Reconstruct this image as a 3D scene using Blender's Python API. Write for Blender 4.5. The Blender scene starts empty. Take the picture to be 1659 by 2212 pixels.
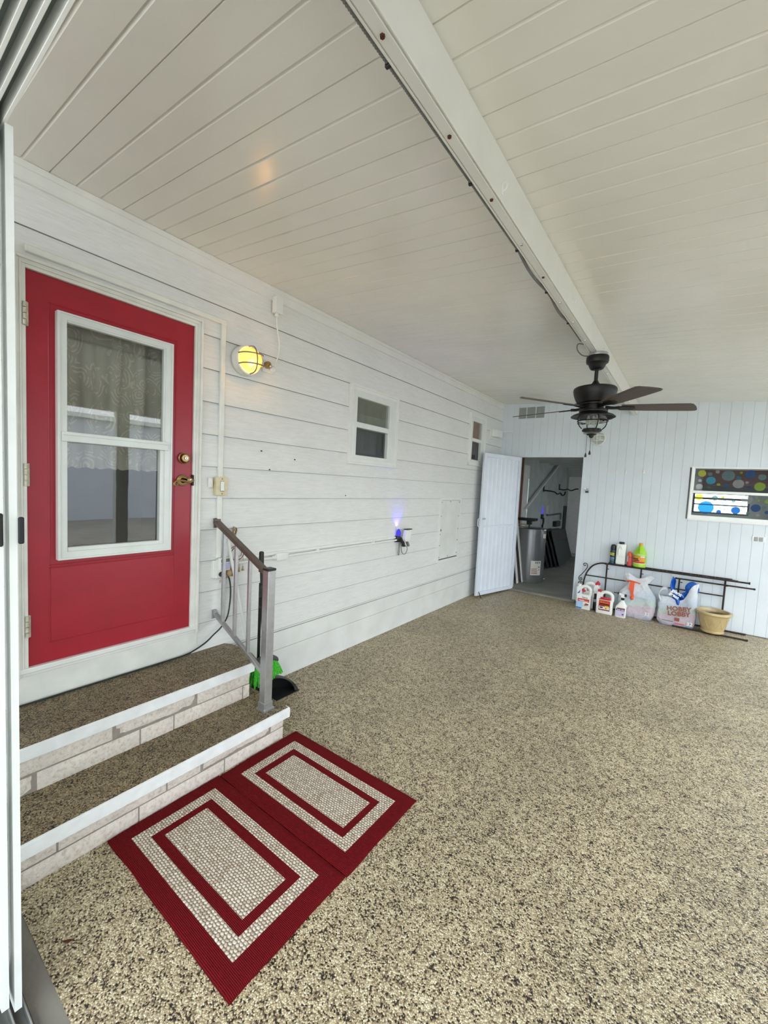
import bpy, bmesh, math, random
from mathutils import Vector, Matrix, noise as mnoise
random.seed(7)
WORLD, EXPO, LAMP = 3.4, 0.64, 3.4
PI = math.pi
SC = bpy.context.scene
COL = SC.collection
V = Vector

# ------------------------------------------------------------------ materials
def hexc(r, g, b):
    f = lambda c: (c/255/12.92) if c/255 <= .04045 else ((c/255+.055)/1.055)**2.4
    return (f(r), f(g), f(b), 1)

class NT:
    def __init__(s, name):
        s.m = bpy.data.materials.new(name); s.m.use_nodes = True
        s.t = s.m.node_tree; s.t.nodes.clear()
        s.out = s.n('ShaderNodeOutputMaterial')
    def n(s, typ, **kw):
        x = s.t.nodes.new(typ)
        for k, v in kw.items(): setattr(x, k, v)
        return x
    def l(s, a, b): s.t.links.new(a, b)
    def obj(s, scale=(1, 1, 1), rot=(0, 0, 0)):
        tc = s.n('ShaderNodeTexCoord'); mp = s.n('ShaderNodeMapping')
        mp.inputs['Scale'].default_value = scale; mp.inputs['Rotation'].default_value = rot
        s.l(tc.outputs['Object'], mp.inputs['Vector']); return mp.outputs['Vector']
    def noise(s, vec, scale, detail=3, rough=.5, dist=0):
        x = s.n('ShaderNodeTexNoise'); x.inputs['Scale'].default_value = scale
        x.inputs['Detail'].default_value = detail; x.inputs['Roughness'].default_value = rough
        x.inputs['Distortion'].default_value = dist
        if vec is not None: s.l(vec, x.inputs['Vector'])
        return x.outputs['Fac']
    def ramp(s, fac, stops, interp='LINEAR'):
        x = s.n('ShaderNodeValToRGB'); r = x.color_ramp; r.interpolation = interp
        while len(r.elements) < len(stops): r.elements.new(.5)
        for e, (p, c) in zip(r.elements, stops):
            e.position = p; e.color = c if not isinstance(c, (int, float)) else (c, c, c, 1)
        s.l(fac, x.inputs['Fac']); return x.outputs['Color']
    def mix(s, fac, a, b, mode='MIX'):
        x = s.n('ShaderNodeMix', data_type='RGBA', blend_type=mode)
        for sock, v in ((x.inputs[0], fac), (x.inputs[6], a), (x.inputs[7], b)):
            if hasattr(v, 'is_linked') or hasattr(v, 'links'): s.l(v, sock)
            else: sock.default_value = v
        return x.outputs[2]
    def math(s, op, a, b=0.0, c=0.0):
        x = s.n('ShaderNodeMath', operation=op)
        for sock, v in zip(x.inputs, (a, b, c)):
            if hasattr(v, 'links'): s.l(v, sock)
            else: sock.default_value = v
        return x.outputs[0]
    def bump(s, h, strength=.3, dist=.01):
        x = s.n('ShaderNodeBump'); x.inputs['Strength'].default_value = strength
        x.inputs['Distance'].default_value = dist; s.l(h, x.inputs['Height']); return x.outputs['Normal']
    def pr(s, col, rough=.5, metal=0, normal=None, spec=.5, **kw):
        x = s.n('ShaderNodeBsdfPrincipled')
        for k, v in (('Base Color', col), ('Roughness', rough), ('Metallic', metal), ('Specular IOR Level', spec)):
            if hasattr(v, 'links'): s.l(v, x.inputs[k])
            else: x.inputs[k].default_value = v
        for k, v in kw.items():
            k = k.replace('_', ' ')
            if hasattr(v, 'links'): s.l(v, x.inputs[k])
            else: x.inputs[k].default_value = v
        if normal is not None: s.l(normal, x.inputs['Normal'])
        s.l(x.outputs[0], s.out.inputs['Surface']); return x

def plain(name, col, rough=.5, metal=0, var=.06, vscale=12, bump=0, bscale=60, spec=.5, **kw):
    """painted / plastic / metal surface with slight procedural unevenness"""
    t = NT(name); v = t.obj()
    f = t.noise(v, vscale, 4)
    c2 = tuple(c*(1-var*2) for c in col[:3])+(1,)
    c1 = tuple(min(1, c*(1+var*.6)) for c in col[:3])+(1,)
    base = t.ramp(f, [(.3, c2), (.7, c1)])
    nrm = t.bump(t.noise(v, bscale, 4), bump, .01) if bump else None
    t.pr(base, rough, metal, nrm, spec, **kw); return t.m

def m_pebble(name, tan=1.0, scale=185):
    """loose stone carpet: small tan, brown and black pebbles in resin"""
    t = NT(name); v = t.obj()
    wob = t.noise(v, 60, 2)
    vo = t.n('ShaderNodeTexVoronoi'); vo.inputs['Scale'].default_value = scale
    vo.inputs['Randomness'].default_value = 1; t.l(v, vo.inputs['Vector'])
    sep = t.n('ShaderNodeSeparateColor'); t.l(vo.outputs['Color'], sep.inputs[0])
    k = tan
    def c(r, g, b): h = hexc(r, g, b); return (h[0]*k, h[1]*k**1.12, h[2]*.96*k**1.3, 1)
    clump = t.noise(v, scale*.16, 2)
    sel = t.math('ADD', sep.outputs[0], t.math('MULTIPLY', t.math('SUBTRACT', clump, .5), .75))
    stone = t.ramp(sel, [(0, c(46, 38, 32)), (.10, c(60, 50, 41)), (.17, c(118, 102, 82)), (.30, c(160, 142, 114)),
                         (.5, c(192, 174, 143)), (.8, c(208, 192, 160)), (.97, c(232, 220, 192))])
    gap = t.ramp(vo.outputs['Distance'], [(.35, 1.0), (.75, .55)])
    colr = t.mix(1.0, stone, gap, 'MULTIPLY')
    dirt = t.ramp(t.noise(v, 1.3, 4, .6), [(.35, .80), (.62, 1.0)])
    colr = t.mix(1.0, colr, dirt, 'MULTIPLY')
    h = t.math('SUBTRACT', 1.0, vo.outputs['Distance'])
    t.pr(colr, .42, 0, t.bump(h, .55, .006), .35); return t.m

def m_siding():
    t = NT('white_siding_paint')
    v = t.obj((26, 1.6, 26)); big = t.obj()
    g = t.noise(v, 4, 5, .62, 1.2)
    st = t.noise(big, 1.7, 5, .65)
    base = t.ramp(g, [(.30, hexc(218, 218, 216)), (.6, hexc(230, 230, 228))])
    stain = t.ramp(st, [(.30, .95), (.55, 1.0)])
    col = t.mix(1.0, base, stain, 'MULTIPLY')
    t.pr(col, .45, 0, t.bump(g, .22, .004), .35); return t.m

def m_brick_stone():
    t = NT('split_face_stone'); v = t.obj()
    n1 = t.noise(v, 55, 5, .65); n2 = t.noise(v, 9, 3)
    col = t.mix(1.0, t.ramp(n1, [(.3, hexc(196, 181, 166)), (.48, hexc(224, 214, 203)), (.75, hexc(236, 229, 221))]), t.ramp(n2, [(.3, .9), (.7, 1.0)]), 'MULTIPLY')
    t.pr(col, .8, 0, t.bump(n1, .8, .012), .2); return t.m

def m_weave(name):
    """chunky cream loops in staggered rows, brownish gaps"""
    t = NT(name); v = t.obj()
    nz = t.n('ShaderNodeTexNoise'); nz.inputs['Scale'].default_value = 70; t.l(v, nz.inputs['Vector'])
    sc = t.n('ShaderNodeVectorMath', operation='MULTIPLY_ADD'); sc.inputs[1].default_value = (.013, .010, 0)
    t.l(nz.outputs['Color'], sc.inputs[0]); t.l(v, sc.inputs[2])
    sp = t.n('ShaderNodeSeparateXYZ'); t.l(sc.outputs[0], sp.inputs[0])
    row = t.math('DIVIDE', sp.outputs[1], .0118); rf = t.math('FLOOR', row)
    par = t.math('MULTIPLY', t.math('FLOORED_MODULO', rf, 2.0), .5)
    colx = t.math('ADD', t.math('DIVIDE', sp.outputs[0], .0165), par)
    fu = t.math('SUBTRACT', t.math('FRACT', colx), .5); fv = t.math('SUBTRACT', t.math('FRACT', row), .5)
    r2 = t.math('ADD', t.math('MULTIPLY', fu, fu), t.math('MULTIPLY', fv, fv)); rr = t.math('SQRT', r2)
    cb = t.n('ShaderNodeCombineXYZ'); t.l(t.math('FLOOR', colx), cb.inputs[0]); t.l(rf, cb.inputs[1])
    wn = t.n('ShaderNodeTexWhiteNoise'); t.l(cb.outputs[0], wn.inputs['Vector'])
    knob = t.ramp(wn.outputs['Value'], [(0, hexc(196, 180, 160)), (.3, hexc(220, 209, 192)), (1, hexc(236, 228, 214))])
    edge = t.ramp(rr, [(.26, 0.0), (.58, 1.0)])
    col = t.mix(edge, knob, hexc(120, 100, 84))
    col = t.mix(1.0, col, t.ramp(t.noise(v, 260, 3), [(.3, .78), (.65, 1.0)]), 'MULTIPLY')
    t.pr(col, .9, 0, t.bump(t.math('SUBTRACT', 1.0, rr), .8, .006), .1); return t.m

def m_lampglass():
    t = NT('amber_frosted_lamp_glass')
    b = t.n('ShaderNodeBsdfTranslucent'); b.inputs[0].default_value = (.22, .12, .025, 1)
    d = t.n('ShaderNodeBsdfPrincipled'); d.inputs['Base Color'].default_value = hexc(238, 214, 160); d.inputs['Roughness'].default_value = .3
    tr = t.n('ShaderNodeBsdfTransparent'); tr.inputs[0].default_value = (1, .80, .46, 1)
    m1 = t.n('ShaderNodeMixShader'); m1.inputs[0].default_value = .55; t.l(d.outputs[0], m1.inputs[1]); t.l(b.outputs[0], m1.inputs[2])
    m2 = t.n('ShaderNodeMixShader'); m2.inputs[0].default_value = .30; t.l(m1.outputs[0], m2.inputs[1]); t.l(tr.outputs[0], m2.inputs[2])
    t.l(m2.outputs[0], t.out.inputs['Surface']); return t.m

def m_rugred():
    t = NT('dark_red_rug_yarn'); v = t.obj()
    w = t.n('ShaderNodeTexWave', wave_type='BANDS', bands_direction='Y'); w.inputs['Scale'].default_value = 55
    w.inputs['Distortion'].default_value = 1.2; w.inputs['Detail'].default_value = 2; t.l(v, w.inputs['Vector'])
    n = t.noise(v, 320, 3)
    hgt = t.math('ADD', t.math('MULTIPLY', w.outputs['Fac'], .6), t.math('MULTIPLY', n, .6))
    col = t.ramp(hgt, [(.25, hexc(70, 8, 12)), (.75, hexc(116, 17, 24))])
    t.pr(col, .92, 0, t.bump(hgt, .7, .005), .1); return t.m

def m_glass(name, tint=(1, 1, 1, 1), ior=1.5, rough=0.0):
    t = NT(name)
    tr = t.n('ShaderNodeBsdfTransparent'); tr.inputs[0].default_value = tint
    gl = t.n('ShaderNodeBsdfGlossy'); gl.inputs['Roughness'].default_value = rough
    nn = t.noise(t.obj(), 3, 2); 
    t.l(t.bump(nn, .012, .02), gl.inputs['Normal'])
    fr = t.n('ShaderNodeFresnel'); fr.inputs['IOR'].default_value = ior
    ge = t.n('ShaderNodeNewGeometry'); fac = t.math('MULTIPLY', fr.outputs[0], t.math('SUBTRACT', 1.0, ge.outputs['Backfacing']))
    mx = t.n('ShaderNodeMixShader'); t.l(fac, mx.inputs[0]); t.l(tr.outputs[0], mx.inputs[1]); t.l(gl.outputs[0], mx.inputs[2])
    t.l(mx.outputs[0], t.out.inputs['Surface']); return t.m

def m_translucent(name, col, trans=.4, clear=.0, rough=.4):
    t = NT(name); v = t.obj()
    f = t.noise(v, 25, 3)
    c = t.ramp(f, [(.3, tuple(x*.88 for x in col[:3])+(1,)), (.7, col)])
    d = t.n('ShaderNodeBsdfPrincipled'); t.l(c, d.inputs['Base Color']); d.inputs['Roughness'].default_value = rough
    b = t.n('ShaderNodeBsdfTranslucent'); t.l(c, b.inputs[0])
    mx = t.n('ShaderNodeMixShader'); mx.inputs[0].default_value = trans; t.l(d.outputs[0], mx.inputs[1]); t.l(b.outputs[0], mx.inputs[2])
    last = mx.outputs[0]
    if clear:
        tr = t.n('ShaderNodeBsdfTransparent'); tr.inputs[0].default_value = col
        m2 = t.n('ShaderNodeMixShader'); m2.inputs[0].default_value = clear; t.l(last, m2.inputs[1]); t.l(tr.outputs[0], m2.inputs[2]); last = m2.outputs[0]
    t.l(last, t.out.inputs['Surface']); return t.m

def m_lace():
    """sheer curtain with petal and leaf motifs woven denser"""
    t = NT('cream_lace'); v = t.obj((1, 1, .8))
    nz = t.n('ShaderNodeTexNoise'); nz.inputs['Scale'].default_value = 9; t.l(v, nz.inputs['Vector'])
    sc = t.n('ShaderNodeVectorMath', operation='MULTIPLY_ADD'); sc.inputs[1].default_value = (.05, .05, .05)
    t.l(nz.outputs['Color'], sc.inputs[0]); t.l(v, sc.inputs[2])
    vo = t.n('ShaderNodeTexVoronoi'); vo.inputs['Scale'].default_value = 9; t.l(sc.outputs[0], vo.inputs['Vector'])
    ring = t.math('SINE', t.math('MULTIPLY', vo.outputs['Distance'], 46))
    ring = t.math('MULTIPLY', t.math('GREATER_THAN', ring, .35), t.math('LESS_THAN', vo.outputs['Distance'], .62))
    gap = t.math('GREATER_THAN', t.noise(v, 26, 2), .47)
    pat = t.math('MULTIPLY', ring, gap)
    den = t.math('ADD', .74, t.math('MULTIPLY', pat, .26))
    d = t.n('ShaderNodeBsdfDiffuse'); d.inputs[0].default_value = hexc(222, 217, 202)
    b = t.n('ShaderNodeBsdfTranslucent'); b.inputs[0].default_value = hexc(214, 210, 192)
    m1 = t.n('ShaderNodeMixShader'); m1.inputs[0].default_value = .15; t.l(d.outputs[0], m1.inputs[1]); t.l(b.outputs[0], m1.inputs[2])
    tr = t.n('ShaderNodeBsdfTransparent')
    m2 = t.n('ShaderNodeMixShader'); t.l(den, m2.inputs[0]); t.l(tr.outputs[0], m2.inputs[1]); t.l(m1.outputs[0], m2.inputs[2])
    t.l(m2.outputs[0], t.out.inputs['Surface']); return t.m

def m_wood(name, c1, c2, scale=(4, 60, 60), rough=.5):
    t = NT(name); v = t.obj(scale)
    f = t.noise(v, 1.2, 5, .6, .8)
    t.pr(t.ramp(f, [(.3, c1), (.7, c2)]), rough, 0, t.bump(f, .15, .003)); return t.m

def m_emit(name, col, strength):
    t = NT(name); e = t.n('ShaderNodeEmission'); e.inputs[0].default_value = col; e.inputs[1].default_value = strength
    t.l(e.outputs[0], t.out.inputs['Surface']); return t.m

def m_bag(name):
    """thin whitish plastic with pale blue, green and pink contents showing through"""
    t = NT(name); v = t.obj()
    sp = t.n('ShaderNodeSeparateXYZ'); t.l(v, sp.inputs[0])
    n = t.noise(v, 9, 4, .6, .6)
    hgt = t.math('ADD', t.math('MULTIPLY', sp.outputs[2], 2.1), t.math('MULTIPLY', t.math('SUBTRACT', n, .5), .55))
    slide = t.math('ADD', hgt, t.math('MULTIPLY', sp.outputs[0], -.35))
    col = t.ramp(slide, [(.02, hexc(176, 190, 212)), (.12, hexc(224, 210, 222)), (.30, hexc(226, 208, 220)), (.42, hexc(212, 232, 220)), (.60, hexc(214, 226, 242)), (.9, hexc(240, 244, 250))])
    cre = t.noise(v, 38, 5, .7, 1.5)
    col = t.mix(1.0, col, t.ramp(cre, [(.35, .88), (.6, 1.0)]), 'MULTIPLY')
    p = t.n('ShaderNodeBsdfPrincipled'); t.l(col, p.inputs['Base Color']); p.inputs['Roughness'].default_value = .28
    t.l(t.bump(cre, .7, .018), p.inputs['Normal'])
    b = t.n('ShaderNodeBsdfTranslucent'); t.l(col, b.inputs[0])
    tr = t.n('ShaderNodeBsdfTransparent'); tr.inputs[0].default_value = (.9, .94, 1, 1)
    m1 = t.n('ShaderNodeMixShader'); m1.inputs[0].default_value = .08; t.l(p.outputs[0], m1.inputs[1]); t.l(b.outputs[0], m1.inputs[2])
    m2 = t.n('ShaderNodeMixShader'); m2.inputs[0].default_value = .03; t.l(m1.outputs[0], m2.inputs[1]); t.l(tr.outputs[0], m2.inputs[2])
    t.l(m2.outputs[0], t.out.inputs['Surface']); return t.m

M = {}
M['floor'] = m_pebble('pebble_stone_floor', 1.14)
M['tread'] = m_pebble('brown_pebble_tread', .56)
M['siding'] = m_siding()
M['lapshade'] = plain('lap_shadow_grey', hexc(146, 146, 144), .8, 0, .15, 6)  # grey for shadow lines painted along the lap edges
M['trim'] = plain('white_trim_paint', hexc(232, 232, 229), .35, 0, .03, 5, .05, 40)
M['casing'] = plain('off_white_casing_paint', hexc(232, 232, 226), .4, 0, .05, 9, .08, 50)
M['skirt'] = plain('white_skirting_paint', hexc(226, 227, 224), .5, 0, .05, 4, .12, 18)
M['ceil'] = plain('white_ceiling_pan', hexc(232, 229, 221), .22, 0, .02, 3, .02, 30)
M['beam'] = plain('white_beam_paint', hexc(222, 222, 216), .32, 0, .025, 6, .03, 30)
M['shedwall'] = plain('pale_blue_white_panel', hexc(217, 225, 231), .5, 0, .03, 2.5, .10, 140)
M['sheddoor'] = plain('pale_blue_white_metal_door', hexc(222, 229, 240), .35, 0, .03, 5, .04, 60)
M['red'] = plain('crimson_door_paint', hexc(164, 24, 44), .32, 0, .05, 7, .06, 26)
M['alu'] = plain('white_aluminium', hexc(226, 229, 226), .3, .05, .03, 9, .02, 50)
M['steel'] = plain('brushed_grey_aluminium', hexc(176, 176, 178), .34, .75, .06, 30)
M['railbrown'] = plain('bronze_brown_handrail', hexc(112, 98, 90), .36, .55, .08, 20)
M['channel'] = plain('grey_green_track_channel', hexc(118, 126, 118), .5, .3, .08, 8)
M['silltrack'] = plain('grey_sill_metal', hexc(150, 152, 150), .45, .5, .1, 8, .1, 70)
M['concrete'] = plain('grey_concrete', hexc(138, 134, 126), .85, 0, .12, 4, .35, 30)
M['whitepl'] = plain('white_plastic', hexc(234, 235, 232), .35, 0, .02)
M['almond'] = plain('almond_plastic', hexc(214, 202, 166), .38, 0, .06, 30)
M['brass'] = plain('antique_brass', hexc(176, 148, 100), .32, .85, .1, 30)
M['darkbrass'] = plain('dark_bronze_brass', hexc(110, 70, 40), .3, .85, .12, 30)
M['silver'] = plain('silver_metal', hexc(200, 200, 198), .25, .9, .05)
M['hinge'] = plain('painted_hinge_metal', hexc(206, 200, 180), .4, .2, .15, 40)
M['black'] = plain('black_plastic', hexc(22, 22, 24), .4, 0, .1, 20)
M['fanblack'] = plain('matt_black_fan_metal', hexc(22, 19, 17), .45, .25, .15, 16)
M['blade'] = m_wood('grey_brown_blade_wood', hexc(62, 53, 46), hexc(96, 85, 76), (3, 70, 70))
M['iron'] = plain('dark_bronze_iron', hexc(58, 48, 44), .5, .5, .2, 30, .2, 90)
M['rust'] = plain('rusty_bolt', hexc(96, 52, 34), .7, .3, .3, 90, .3, 200)
M['greycable'] = plain('grey_flexible_conduit', hexc(120, 122, 120), .5, .4, .1)
M['glass'] = m_glass('window_glass', (.87, .88, .87, 1), 2.0)
M['clearglass'] = m_glass('clear_lamp_glass', (.86, .88, .87, 1), 2.0, .05)
M['sticky'] = m_glass('film_glass', (.97, .98, .98, 1), 1.2)
M['lace'] = m_lace()
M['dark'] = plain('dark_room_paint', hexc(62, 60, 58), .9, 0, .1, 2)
M['blind'] = plain('grey_green_blind', hexc(150, 151, 138), .8, 0, .08, 6)
M['browncurtain'] = plain('brown_curtain', hexc(176, 136, 112), .9, 0, .1, 18)
M['darkbrowncurtain'] = plain('dark_brown_cloth', hexc(84, 50, 38), .9, 0, .1, 18)
M['stone'] = m_brick_stone()
M['mortar'] = plain('gap_shaded_mortar', hexc(150, 140, 130), .9, 0, .1, 20, .3, 80)  # mortar colour darkened to carry the shade of the gaps
M['nosing'] = plain('white_step_nosing_paint', hexc(228, 230, 230), .55, 0, .05, 14, .3, 50)
M['rugred'] = m_rugred()
M['weave'] = m_weave('cream_loop_weave')
M['lime'] = plain('lime_green_plastic', hexc(160, 208, 44), .35, 0, .08, 20)
M['orange'] = plain('orange_plastic', hexc(232, 92, 40), .4, 0, .05)
M['orangecap'] = plain('yellow_orange_cap', hexc(232, 160, 50), .4, 0, .05)
M['redpl'] = plain('red_plastic', hexc(196, 24, 44), .38, 0, .05)
M['salmon'] = plain('salmon_red_can', hexc(222, 86, 82), .4, 0, .05)
M['teal'] = plain('dark_teal_can', hexc(26, 74, 92), .35, .2, .1)
M['yellow'] = plain('yellow_print', hexc(228, 212, 62), .5, 0, .05)
M['labelor'] = plain('orange_label', hexc(222, 150, 52), .5, 0, .08, 40)
M['labelred'] = plain('red_label', hexc(206, 56, 34), .5, 0, .06, 40)
M['labelblue'] = plain('light_blue_label', hexc(168, 206, 240), .5, 0, .06, 30)
M['deepblue'] = plain('blue_label', hexc(40, 100, 180), .5, 0, .06)
M['lilac'] = plain('lilac_label', hexc(206, 198, 226), .5, 0, .06, 30)
M['purple'] = plain('purple_label', hexc(72, 62, 130), .5, 0, .06)
M['maroon'] = plain('maroon_label', hexc(150, 22, 30), .5, 0, .06)
M['paper'] = plain('white_paper_label', hexc(224, 220, 212), .7, 0, .04)
M['greyprint'] = plain('grey_print', hexc(120, 118, 116), .7, 0, .04)
M['brownprint'] = plain('brown_ink', hexc(142, 78, 62), .6, 0, .04)
M['whiteprint'] = plain('white_ink', hexc(246, 248, 250), .5, 0, .01)
M['blackprint'] = plain('black_ink', hexc(30, 28, 28), .6, 0, .02)
M['bag'] = m_bag('whitish_plastic_bag')
M['bluebag'] = plain('bright_blue_plastic_bag', hexc(20, 92, 190), .3, 0, .1, 12, .5, 30)
M['pot'] = plain('glazed_tan_ceramic', hexc(190, 168, 122), .22, 0, .08, 8, .08, 14)
M['soil'] = plain('dark_soil', hexc(86, 68, 54), .95, 0, .2, 30, .6, 60)
M['tank'] = plain('dark_grey_tank_enamel', hexc(112, 112, 114), .26, .25, .04, 3)
M['white_board'] = plain('white_board_paint', hexc(236, 234, 230), .55, 0, .04)
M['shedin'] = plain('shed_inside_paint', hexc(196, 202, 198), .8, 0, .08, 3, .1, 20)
M['shedfloor'] = plain('shed_grey_floor', hexc(146, 146, 138), .8, 0, .1, 3, .2, 40)
M['mesh'] = plain('dark_insect_mesh', hexc(66, 72, 72), .6, .1, .08, 30)
M['blackframe'] = plain('black_screen_frame', hexc(34, 36, 40), .4, .2, .1)
M['ventgrey'] = plain('grey_vent_mesh', hexc(160, 163, 162), .6, .1, .08, 40)
M['green'] = plain('bright_green_bristle', hexc(72, 196, 44), .6, 0, .25, 90)
M['greypl'] = plain('dark_grey_plastic', hexc(72, 74, 78), .5, 0, .06)
M['tan_pl'] = plain('beige_adapter_plastic', hexc(170, 146, 108), .5, 0, .1)
M['timerblue'] = plain('lavender_timer_face', hexc(176, 178, 216), .3, 0, .03)
M['brownwire'] = plain('brown_wire', hexc(108, 74, 52), .6, 0, .1)
M['wood'] = m_wood('dark_brown_board', hexc(96, 46, 30), hexc(134, 72, 50), (2, 30, 30))
M['neigh'] = plain('neighbour_white_wall', hexc(222, 228, 236), .7, 0, .03, 2)
M['ground'] = plain('outdoor_gravel_ground', hexc(176, 171, 160), .9, 0, .12, 3, .3, 60)
M['bulb'] = m_emit('warm_lit_bulb', (1, .70, .30, 1), 9)
M['lampglass'] = m_lampglass()
M['bulboff'] = m_translucent('unlit_bulb_glass', (.85, .83, .78, 1), .5, .3, .3)
M['blueled'] = m_emit('blue_light', (.10, .08, 1, 1), .55)
M['foil'] = plain('crumpled_silver_tag', hexc(176, 164, 152), .3, .6, .2, 60, .8, 80)
for k, c in dict(yl=(222, 230, 70), gy=(112, 140, 142), cl=(176, 176, 176), cy=(60, 178, 214), cy2=(28, 130, 200), wh=(240, 246, 250), gr=(158, 196, 50), tl=(24, 120, 134), db=(16, 84, 150)).items():
    M['dot_'+k] = m_translucent('film_dot_'+k, hexc(*c), .45, .40, .3)

# ------------------------------------------------------------------ geometry helpers
class B:
    """collects shapes, in world coordinates, into one mesh"""
    def __init__(s): s.bm = bmesh.new(); s.mats = []; s.i = 0
    def m(s, mat):
        if mat not in s.mats: s.mats.append(mat)
        s.i = s.mats.index(mat); return s
    def face(s, vs):
        try: f = s.bm.faces.new(vs); f.material_index = s.i; return f
        except ValueError: return None
    def poly(s, pts): return s.face([s.bm.verts.new(p) for p in pts])
    def merge(s, t):
        mp = {v: s.bm.verts.new(v.co) for v in t.verts}
        for f in t.faces: s.face([mp[v] for v in f.verts])
        t.free(); return s
    def box(s, x0, x1, y0, y1, z0, z1, bev=0, seg=1):
        return s.obox(((x0+x1)/2, (y0+y1)/2, (z0+z1)/2), (abs(x1-x0), abs(y1-y0), abs(z1-z0)), None, bev, seg)
    def obox(s, c, size, R=None, bev=0, seg=1):
        t = bmesh.new(); bmesh.ops.create_cube(t, size=1)
        for v in t.verts: v.co = V((v.co.x*size[0], v.co.y*size[1], v.co.z*size[2]))
        if bev: bmesh.ops.bevel(t, geom=list(t.edges), offset=min(bev, min(size)*.49), segments=seg, affect='EDGES', profile=.5)
        for v in t.verts: v.co = (R @ v.co if R is not None else v.co) + V(c)
        return s.merge(t)
    def bar(s, p0, p1, w, h, up=(0, 0, 1), bev=0):
        p0, p1 = V(p0), V(p1); d = (p1-p0); L = d.length; d.normalize()
        u = V(up); sd = d.cross(u).normalized(); u = sd.cross(d).normalized()
        R = Matrix((d, sd, u)).transposed()
        return s.obox((p0+p1)/2, (L, w, h), R, bev)
    def tube(s, pts, r, n=8, closed=False, cap=True):
        pts = [V(p) for p in pts]; k = len(pts); rs = r if isinstance(r, (list, tuple)) else [r]*k
        rings = []; prev = None
        for i, p in enumerate(pts):
            a = pts[(i-1) % k] if (i or closed) else p
            b = pts[(i+1) % k] if (i < k-1 or closed) else p
            d = (b-a)
            if d.length < 1e-9: d = V((0, 0, 1))
            d.normalize()
            if prev is None:
                q = V((0, 0, 1)) if abs(d.z) < .9 else V((1, 0, 0)); u = d.cross(q).normalized()
            else:
                u = prev - d*prev.dot(d)
                u = u.normalized() if u.length > 1e-6 else d.orthogonal().normalized()
            prev = u; w = d.cross(u)
            rings.append([s.bm.verts.new(p + (u*math.cos(2*PI*j/n) + w*math.sin(2*PI*j/n))*rs[i]) for j in range(n)])
        for i in range(k if closed else k-1):
            A, C = rings[i], rings[(i+1) % k]
            for j in range(n): s.face((A[j], A[(j+1) % n], C[(j+1) % n], C[j]))
        if cap and not closed: s.face(rings[0][::-1]); s.face(rings[-1])
        return s
    def cyl(s, p0, p1, r0, r1=None, n=20): return s.tube([p0, p1], [r0, r0 if r1 is None else r1], n)
    def lathe(s, prof, o, ax=(0, 0, 1), n=28, a0=0, a1=2*PI, ref=None, sx=1, sy=1):
        o = V(o); ax = V(ax).normalized()
        u = V(ref) if ref else (V((1, 0, 0)) if abs(ax.x) < .9 else V((0, 1, 0)))
        u = (u-ax*u.dot(ax)).normalized(); w = ax.cross(u)
        full = abs(a1-a0-2*PI) < 1e-6; cnt = n if full else n+1
        rows = []
        for r, z in prof:
            if r < 1e-6: rows.append([s.bm.verts.new(o+ax*z)])
            else: rows.append([s.bm.verts.new(o+ax*z+(u*math.cos(a0+(a1-a0)*j/n)*sx+w*math.sin(a0+(a1-a0)*j/n)*sy)*r) for j in range(cnt)])
        for A, C in zip(rows, rows[1:]):
            for j in range(n):
                k = (j+1) % cnt
                a = [A[0]] if len(A) == 1 else [A[j], A[k]]; c = [C[0]] if len(C) == 1 else [C[k], C[j]]
                if len(a)+len(c) > 2: s.face(a+c)
        return s
    def prism(s, pts, ext):
        ext = V(ext); A = [s.bm.verts.new(p) for p in pts]; C = [s.bm.verts.new(V(p)+ext) for p in pts]
        s.face(A[::-1]); s.face(C)
        for i in range(len(A)): j = (i+1) % len(A); s.face((A[i], A[j], C[j], C[i]))
        return s
    def ring(s, ax, o, w, d0, d1):
        """flat rectangular frame: o = (u0, u1, v0, v1), w = (left, right, bottom, top) widths, depth d0..d1"""
        u0, u1, v0, v1 = o; l, r, bt, tp = w
        P = (lambda u, v, d: V((d, u, v))) if ax == 'x' else (lambda u, v, d: V((u, d, v)))
        O = [(u0, v0), (u1, v0), (u1, v1), (u0, v1)]; I = [(u0+l, v0+bt), (u1-r, v0+bt), (u1-r, v1-tp), (u0+l, v1-tp)]
        q = {(k, n, d): s.bm.verts.new(P(*pt, dd)) for k, L in (('O', O), ('I', I)) for n, pt in enumerate(L) for d, dd in ((0, d0), (1, d1))}
        for i in range(4):
            j = (i+1) % 4
            for a, b2, da, db in (('O', 'I', 1, 1), ('O', 'I', 0, 0)): s.face((q[a, i, da], q[a, j, da], q[b2, j, db], q[b2, i, db]))
            for k in 'OI': s.face((q[k, i, 0], q[k, j, 0], q[k, j, 1], q[k, i, 1]))
        return s
    def grid(s, fn, nu, nv):
        g = [[s.bm.verts.new(fn(i/nu, j/nv)) for j in range(nv+1)] for i in range(nu+1)]
        for i in range(nu):
            for j in range(nv): s.face((g[i][j], g[i+1][j], g[i+1][j+1], g[i][j+1]))
        return s
    def ball(s, c, r, sc=(1, 1, 1), n=14):
        t = bmesh.new(); bmesh.ops.create_uvsphere(t, u_segments=n, v_segments=max(6, n//2), radius=r)
        for v in t.verts: v.co = V((v.co.x*sc[0], v.co.y*sc[1], v.co.z*sc[2]))+V(c)
        return s.merge(t)
    def disc(s, c, r, nrm, n=24):
        nrm = V(nrm).normalized(); u = nrm.orthogonal().normalized(); w = nrm.cross(u)
        s.face([s.bm.verts.new(V(c)+(u*math.cos(2*PI*j/n)+w*math.sin(2*PI*j/n))*r) for j in range(n)]); return s

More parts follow.
